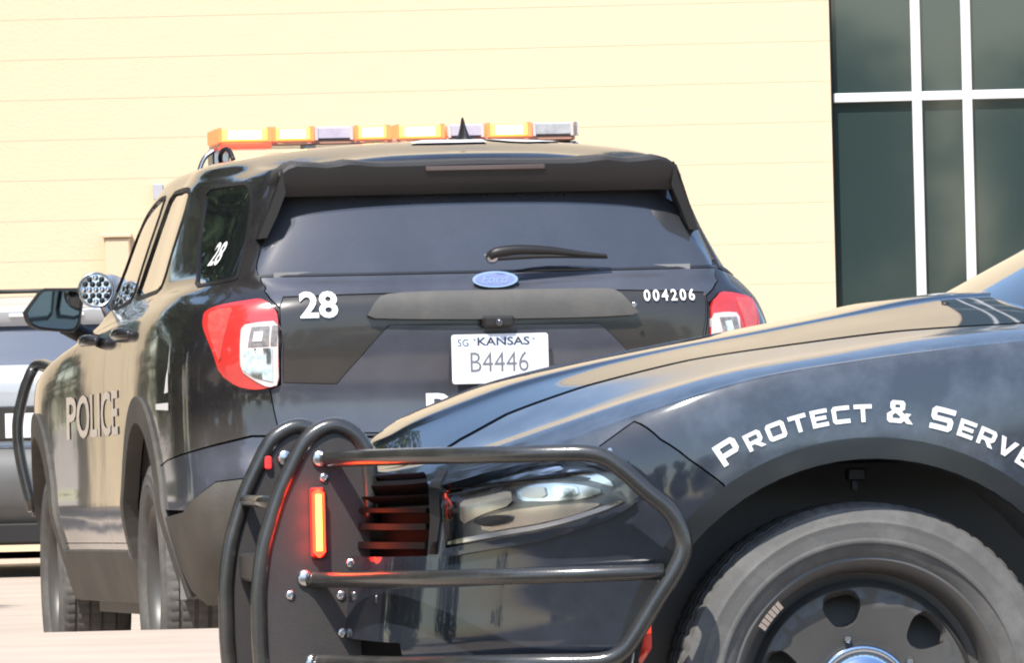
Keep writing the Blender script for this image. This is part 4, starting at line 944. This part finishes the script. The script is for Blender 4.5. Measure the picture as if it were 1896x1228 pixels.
# headlights
for mir in (False, True):
    hd = panel("headlight", CN, HL, head_dark, sed, off=-.030, depth=0, gap=-.003, mir=mir, step=(.12, .2))
    P_ = lambda name, poly, m, off, d=.012: panel(name, CN, np.array(poly), m, hd, off=off, depth=d, gap=0, mir=mir, rnd=1, step=(.1, .2))
    P_("lamp_divider", [(3.56, 5.62), (4.0, 5.80), (4.45, 5.92), (4.95, 5.80), (5.35, 5.62), (5.35, 5.54), (4.9, 5.70), (4.4, 5.80), (4.0, 5.66), (3.58, 5.46)], head_black, -.010, .02)
    P_("lamp_reflector", [(3.74, 5.25), (4.05, 5.42), (4.42, 5.58), (4.46, 5.0), (4.1, 4.75), (3.76, 4.45)], head_tan, -.022)
    P_("lamp_projector", [(4.52, 5.58), (4.9, 5.60), (5.25, 5.46), (5.52, 5.26), (5.30, 5.10), (4.9, 5.06), (4.56, 5.10)], head_chrome, -.010, .022)
    P_("lamp_lens", [(4.60, 5.50), (4.86, 5.52), (4.90, 5.16), (4.62, 5.18)], head_tan, -.004, .01)
    P_("lamp_lens", [(4.95, 5.50), (5.22, 5.42), (5.26, 5.18), (4.98, 5.15)], chrome, -.004, .01)
    P_("lamp_reflector", [(4.30, 6.42), (4.62, 6.46), (4.98, 6.22), (5.05, 5.98), (4.5, 6.02), (4.22, 6.14)], head_chrome, -.016, .02)
    P_("lamp_reflector", [(5.08, 5.96), (5.30, 5.84), (5.55, 5.52), (5.62, 5.32), (5.40, 5.50), (5.12, 5.72)], head_chrome, -.014, .02)
    P_("lamp_reflector", [(4.05, 4.62), (4.5, 4.86), (4.9, 4.96), (5.32, 5.0), (5.5, 4.98), (5.2, 4.68), (4.7, 4.46), (4.1, 4.30)], head_tan, -.020)
    P_("lamp_bowl", [(3.95, 4.55), (4.25, 4.72), (4.5, 4.70), (4.45, 4.50), (4.2, 4.42)], head_black, -.012)
    P_("bright_strip", [(3.56, 5.90), (3.85, 6.20), (4.3, 6.08), (4.9, 5.92), (5.3, 5.75), (5.3, 5.68), (4.9, 5.80), (4.3, 5.92), (3.86, 6.04), (3.58, 5.75)], chrome, -.006)
    P_("lamp_trim", [(3.70, 4.04), (4.29, 4.20), (4.84, 4.37), (5.19, 4.55), (5.52, 4.80), (5.71, 4.99), (5.70, 5.06), (5.50, 4.90), (5.18, 4.66), (4.84, 4.47), (4.29, 4.30), (3.72, 4.14)], chrome, .002)
    P_("lamp_trim", [(3.74, 3.80), (4.33, 3.95), (4.88, 4.12), (5.24, 4.32), (5.60, 4.60), (5.86, 4.98), (5.84, 5.05), (5.58, 4.68), (5.22, 4.40), (4.87, 4.20), (4.32, 4.03), (3.74, 3.88)], paint_sedan, .012)
    P_("red_reflection", [(3.50, 5.6), (3.56, 5.7), (3.64, 4.7), (3.60, 4.55)], marker_red, -.010)  # red reflection beside the bezel, painted as a coloured strip
    panel("headlight_lens", CN, HL, lens_clear, hd, off=.001, depth=0, gap=.002, mir=mir, step=(.12, .2))
# wheels
for (x, y) in ((0, .7875), (0, -.7875), (-3.05, .79), (-3.05, -.79)):
    make_wheel(sed, (x, y, HZ), HZ, .245, .250, 1 if y > 0 else -1)
# PROTECT & SERVE round the arch, cut from flat vinyl
G_ = {'P': ([(0, 0), (.26, 0), (.26, .3), (.95, .3), (1.1, .45), (1.1, .85), (.95, 1), (0, 1)], [[(.26, .52), (.84, .52), (.84, .78), (.26, .78)]], 1.1),
      'R': ([(0, 0), (.26, 0), (.26, .3), (.5, .3), (.82, 0), (1.16, 0), (.84, .3), (.95, .3), (1.1, .45), (1.1, .85), (.95, 1), (0, 1)], [[(.26, .52), (.84, .52), (.84, .78), (.26, .78)]], 1.14),
      'O': ([(.15, 0), (1.05, 0), (1.2, .15), (1.2, .85), (1.05, 1), (.15, 1), (0, .85), (0, .15)], [[(.26, .24), (.94, .24), (.94, .76), (.26, .76)]], 1.2),
      'T': ([(.42, 0), (.68, 0), (.68, .76), (1.1, .76), (1.1, 1), (0, 1), (0, .76), (.42, .76)], [], 1.1),
      'E': ([(0, 0), (1.05, 0), (1.05, .23), (.26, .23), (.26, .39), (.95, .39), (.95, .61), (.26, .61), (.26, .77), (1.05, .77), (1.05, 1), (0, 1)], [], 1.05),
      'C': ([(.15, 0), (1.1, 0), (1.1, .24), (.26, .24), (.26, .76), (1.1, .76), (1.1, 1), (.15, 1), (0, .85), (0, .15)], [], 1.1),
      'S': ([(0, 0), (.95, 0), (1.1, .15), (1.1, .47), (.97, .61), (.26, .61), (.26, .77), (1.1, .77), (1.1, 1), (.15, 1), (0, .85), (0, .53), (.13, .39), (.84, .39), (.84, .23), (0, .23)], [], 1.1),
      'V': ([(.45, 0), (.75, 0), (1.2, 1), (.90, 1), (.6, .30), (.30, 1), (0, 1)], [], 1.2),
      '&': ([(.12, 0), (.72, 0), (.86, .12), (1.0, 0), (1.32, 0), (1.04, .27), (1.18, .45), (.92, .45), (.86, .4), (.70, .53), (.85, .62), (.85, .9), (.75, 1), (.25, 1), (.15, .9), (.15, .66), (.25, .55), (0, .4), (0, .12)], [[(.27, .2), (.60, .2), (.69, .26), (.42, .45), (.27, .35)], [(.38, .68), (.62, .68), (.62, .82), (.38, .82)]], 1.3)}
ang = 57.9
for ch, hh, gap in (('P', .043, .35), ('R', .033, .30), ('O', .033, .30), ('T', .033, .28), ('E', .033, .28), ('C', .033, .28), ('T', .033, .95), ('&', .042, .85), ('S', .043, .30), ('E', .033, .28), ('R', .033, .2), ('V', .033, .25), ('E', .033, 0)):
    out, hol, wd_ = G_[ch]; uv, F = triangulate(resample(out, (.25, .25)), [resample(h, (.25, .25)) for h in hol], (.4, .4))
    rad = .515 + uv[:, 1] * hh; a = np.radians(ang) + uv[:, 0] * hh * .925 / .53
    P = on_net(CN, XZ, np.stack([rad * np.cos(a), HZ + rad * np.sin(a)], 1), 5, 11, 3, 10, .0022)
    link("lettering", mesh("lettering", P, F), decal, sed)
    ang += math.degrees((wd_ + gap) * hh * .925 / .53)
# push bumper
def P3(x, y, z): return (x, y, z)
loop = [(.862, .70), (.866, .82), (.884, .868), (.910, .890), (.936, .896), (.965, .886), (.992, .862), (1.018, .815), (1.042, .765), (1.064, .70), (1.076, .655), (1.085, .59), (1.087, .54), (1.085, .44), (1.070, .34), (1.03, .27), (.97, .245), (.90, .25)]
pb = MB(); pb.box((1.02, -.295, .590), (1.060, .295, .645), .006); pb = pb.make("push_bumper", plate_steel, sed)
for y in (.30, -.30):
    k = MB(); k.tube([(x, y, z) for x, z in loop], .0165, 12, smooth=3); k.make("upright_tube", steel_tube, pb, smooth=True)
outl = loop[1:] + [(.872, .30)]
for y in (.30, -.30):
    p = MB(); p.prism(outl, y - .005, y + .005, lambda a, b, d: (a, d, b)); up_ = p.make("upright_plate", plate_steel, pb)
    for (x, z) in ((.955, .796), (1.026, .570), (.927, .567), (.926, .494), (.907, .629), (.945, .300)):
        bt_ = MB(); bt_.lathe([(.005, .009), (.008, .009), (.010, .007), (.0105, .0045), (.0075, .0035), (.0075, .0003)], 12, axis='y', center=(x, y, z), sgn=1); bt_.make("bolt", chrome_dull, up_, angle=40)
    for (x, z) in ((.962, .834), (.996, .602), (.985, .437)):
        w = MB(); w.lathe([(.004, .017), (.012, .017), (.016, .012), (.017, .0004)], 14, axis='y', center=(x, y, z)); w.make("rail_cap", chrome_dull, up_, smooth=True)
for a_, b_ in (((.93, -.295, .80), (.945, .295, .86)), ((1.02, -.295, .36), (1.06, .295, .40))):
    cb = MB(); cb.box(a_, b_, .004); cb.make("cross_bar", plate_steel, pb)
cb = MB(); cb.tube([(1.045, -.295, .75), (1.045, .295, .75)], .012, 10); cb.make("cross_bar", steel_tube, pb, smooth=True)
for a_, b_ in (((.86, -.30, .30), (.90, .30, .38)), ((.60, -.34, .30), (.89, -.28, .40)), ((.60, .28, .30), (.89, .34, .40))):
    cb = MB(); cb.box(a_, b_, .004); cb.make("mounting_bracket", plate_steel, pb)
GUARD = [(0.950, 0.31, 0.834), (0.937, 0.34, 0.832), (0.907, 0.44, 0.833), (0.864, 0.6, 0.834), (0.811, 0.75, 0.835), (0.745, 0.87, 0.835), (0.664, 0.95, 0.835), (0.578, 0.99, 0.835), (0.539, 1.0, 0.833), (0.509, 1.005, 0.825), (0.48, 1.01, 0.804), (0.431, 1.015, 0.758), (0.391, 1.015, 0.723), (0.370, 1.015, 0.682), (0.368, 1.015, 0.645), (0.392, 1.015, 0.598), (0.425, 1.01, 0.548), (0.462, 1.005, 0.489), (0.487, 1.0, 0.459), (0.527, 0.99, 0.444), (0.634, 0.96, 0.444), (0.755, 0.87, 0.443), (0.843, 0.68, 0.439), (0.901, 0.48, 0.437), (0.966, 0.33, 0.437), (.985, .31, .437)]
MID = [(0.990, 0.31, 0.602), (0.972, 0.33, 0.599), (0.926, 0.46, 0.599), (0.873, 0.62, 0.602), (0.809, 0.77, 0.604), (0.724, 0.9, 0.606), (0.631, 0.965, 0.607), (0.534, 1.0, 0.608), (0.405, 1.012, 0.609)]
for s in (1, -1):
    gm = MB(); gm.tube([(x, y * s, z) for x, y, z in GUARD], .0165, 14, smooth=3); gm.tube([(x, y * s, z) for x, y, z in MID], .0155, 14, smooth=3)
    gm.make("fender_guard", steel_tube, pb, smooth=True)
    tb = MB(); tb.box((.55, .962 * s, .818), (.57, .99 * s, .830)); tb.lathe([(0, .006), (.006, .005), (.007, .0003)], 10, axis='z', center=(.50, 1.004 * s, .836)); tb.make("guard_tab", chrome_dull, pb)
# red warning lamp on the near upright, lit; its twin on the inside of the far one
for y, s in ((.306, 1), (-.306, -1)):
    wl_ = MB(); wl_.box((.955, y, .640), (.985, y + .012 * s, .778), .004); wl_ = wl_.make("warning_lamp", led_dark, pb)
    a = MB(); a.box((.958, y + .0122 * s, .642), (.982, y + .026 * s, .776), .010); a.make("lamp_lens", led_halo, wl_)
    c0 = MB(); c0.box((.964, y + .0262 * s, .654), (.976, y + .0285 * s, .764), .001); c0.make("led", led_core, wl_)
gl = bpy.data.lights.new("warning_glow", 'POINT'); gl.energy = .08; gl.color = (1.0, .05, .02); gl.shadow_soft_size = .02
for zz in (.66, .71, .76):
    go = bpy.data.objects.new("warning_glow", gl); COL.objects.link(go); go.parent = pb; go.location = (.985, .336, zz)
wl2 = MB(); wl2.box((.99, -.294, .812), (1.004, -.282, .838), .003); wl2.make("inner_red_glow", glow_dim, pb)  # red reflection on the inner side, added as a small glowing block

# the cabin and tail of the sedan, beyond the right edge of the picture
cs = [(-.64, .03), (-.80, .20), (-.95, .42), (-1.10, .64), (-1.25, .86), (-1.40, .97), (-2.0, 1.02), (-2.6, .93), (-3.1, .52), (-3.5, .12), (-3.9, 0), (-4.04, 0)]
rows = []
def secs(x, c):
    k = 1 if x > -3.3 else max(.86, 1 + (x + 3.3) * .16); bz = 1.03 + .02 * min(1, (-x - .64) / 2) - (max(0, -x - 3.5) * .12)
    rz = bz + .06 + c * .415
    return [(x, .87 * k, .20), (x, .93 * k, .34), (x, .945 * k, .60), (x, .945 * k, .82), (x, .93 * k, .96), (x, .87 * k, bz), (x, .80 * k, bz + .03), (x, (.78 - .18 * c) * k, bz + .04 + c * .30), (x, (.68 - .16 * c) * k, bz + .05 + c * .37), (x, .34 * k, rz), (x, 0, rz + .015)]
S_ = [secs(x, c) for x, c in cs]; CB = Net(np.array(S_).transpose(1, 0, 2), umir=False, vmir=True, flip=1.0)
ra = CB.inv(XZ, [( -3.05 + R_ARCH * math.cos(t), HZ + R_ARCH * math.sin(t)) for t in np.radians(np.linspace(8, 172, 24))], 5.5, 10.5, 0, 5)
bot = [(0, .02)] + [(u, .02) for u in (2, 4, 6)] + ra.tolist() + [(10.2, .02), (11, .02)]
out_ = np.array(bot + [(11, 19.98)] + [(p[0], 20 - p[1]) for p in bot[::-1][1:]])
win1 = [(2.2, 6.3), (4, 6.22), (5.68, 6.2), (5.68, 8.05), (4.6, 8.05), (3.4, 7.85)]; win2 = [(5.84, 6.2), (7.0, 6.22), (7.6, 6.45), (7.1, 7.85), (6.5, 8.05), (5.84, 8.05)]
m20 = lambda p: [(a, 20 - b) for a, b in p]
panel("cabin_body", CB, out_, paint_sedan, sed, holes=[win1, win2, m20(win1), m20(win2)], step=(.16, .3), gap=0, depth=.02)
for p in (win1, m20(win1)): panel("front_door_window", CB, p, glass_side, sed, off=-.004)
for p in (win2, m20(win2)): panel("rear_door_window", CB, p, glass_side, sed, off=-.004)
b = MB(); V = [tuple(p) for p in S_[-1]]; V += [(p[0], -p[1], p[2]) for p in S_[-1][::-1][1:]]; b.add(V, [tuple(range(len(V)))]); b.make("rear_panel", paint_sedan, sed)
for s in (1, -1):
    b = MB(); b.box((-4.075, .30 * s, .76), (-4.03, .78 * s, .88), .01); b.make("tail_light", red_lens, sed)
    a = np.radians(np.linspace(-10, 190, 26)); b = MB(); V = []
    for t in a:
        for y in (.55 * s, .93 * s): V.append((-3.05 + .462 * math.cos(t), y, HZ + .462 * math.sin(t)))
    n0 = len(V); V.append((-3.05, .55 * s, HZ)); b.add(V, [(2 * i, 2 * i + 1, 2 * i + 3, 2 * i + 2) for i in range(25)] + [(2 * i, 2 * i + 2, n0) for i in range(25)]); b.make("wheel_liner", shell, sed)
b = MB(); b.box((-3.9, -.55, .22), (-.8, .55, .9)); b.make("underbody", shell, sed)
# windscreen, cowl and wipers
def wsurf(a, b): # a across -1..1, b 0 bottom .. 1 top
    ya = a * (.74 - .16 * b); x = -.30 - .26 * a * a - b * (.86 - .10 * a * a); z = 1.105 - .02 * a * a + b * (.365 - .05 * a * a) + .05 * math.sin(math.pi * b) * .6
    return (x, ya, z)
na, nb = 24, 12; V = [wsurf(-1 + 2 * i / na, j / nb) for j in range(nb + 1) for i in range(na + 1)]
F = [(j * (na + 1) + i, j * (na + 1) + i + 1, (j + 1) * (na + 1) + i + 1, (j + 1) * (na + 1) + i) for j in range(nb) for i in range(na)]
V2 = [(x - .004, y, z - .006) for x, y, z in V]; k = len(V); F2 = [tuple(q + k for q in f[::-1]) for f in F]
b = MB(); b.add(V + V2, F + F2); b.make("windshield", glass_wind, sed, smooth=True)
b = MB(); V = [];
for i in range(na + 1):
    a = -1 + 2 * i / na; x, y, z = wsurf(a, 0); V += [(x + .02, y * 1.02, z - .012), (x + .15 - .02 * a * a, y * 1.03, z - .03)]
b.add(V + [(x, y, z - .03) for x, y, z in V], [(2 * i, 2 * i + 1, 2 * i + 3, 2 * i + 2) for i in range(na)] + [(2 * na + 2 + 2 * i, 2 * na + 4 + 2 * i, 2 * na + 5 + 2 * i, 2 * na + 3 + 2 * i) for i in range(na)]); b.make("cowl", plastic, sed, smooth=True)
for s in (.35, -.30):
    b = MB(); b.tube([(-.27, s, 1.100), (-.30, s - .22, 1.112), (-.40, s - .45, 1.120)], [.010, .008, .005], 8); b.make("wiper", plastic, sed, smooth=True)
for s in (1, -1):
    b = MB(); b.tube([wsurf(s * 1.03, t) for t in np.linspace(-.05, 1, 8)], .03, 10); b.make("windshield_pillar", paint_sedan, sed, smooth=True)
    b = MB(); b.box((-.98, .95 * s, 1.06), (-.80, 1.13 * s, 1.19), .03); b.tube([(-.88, .98 * s, 1.1), (-.9, .86 * s, 1.06)], .025, 8); m1 = b.make("door_mirror", paint_sedan, sed, angle=40)
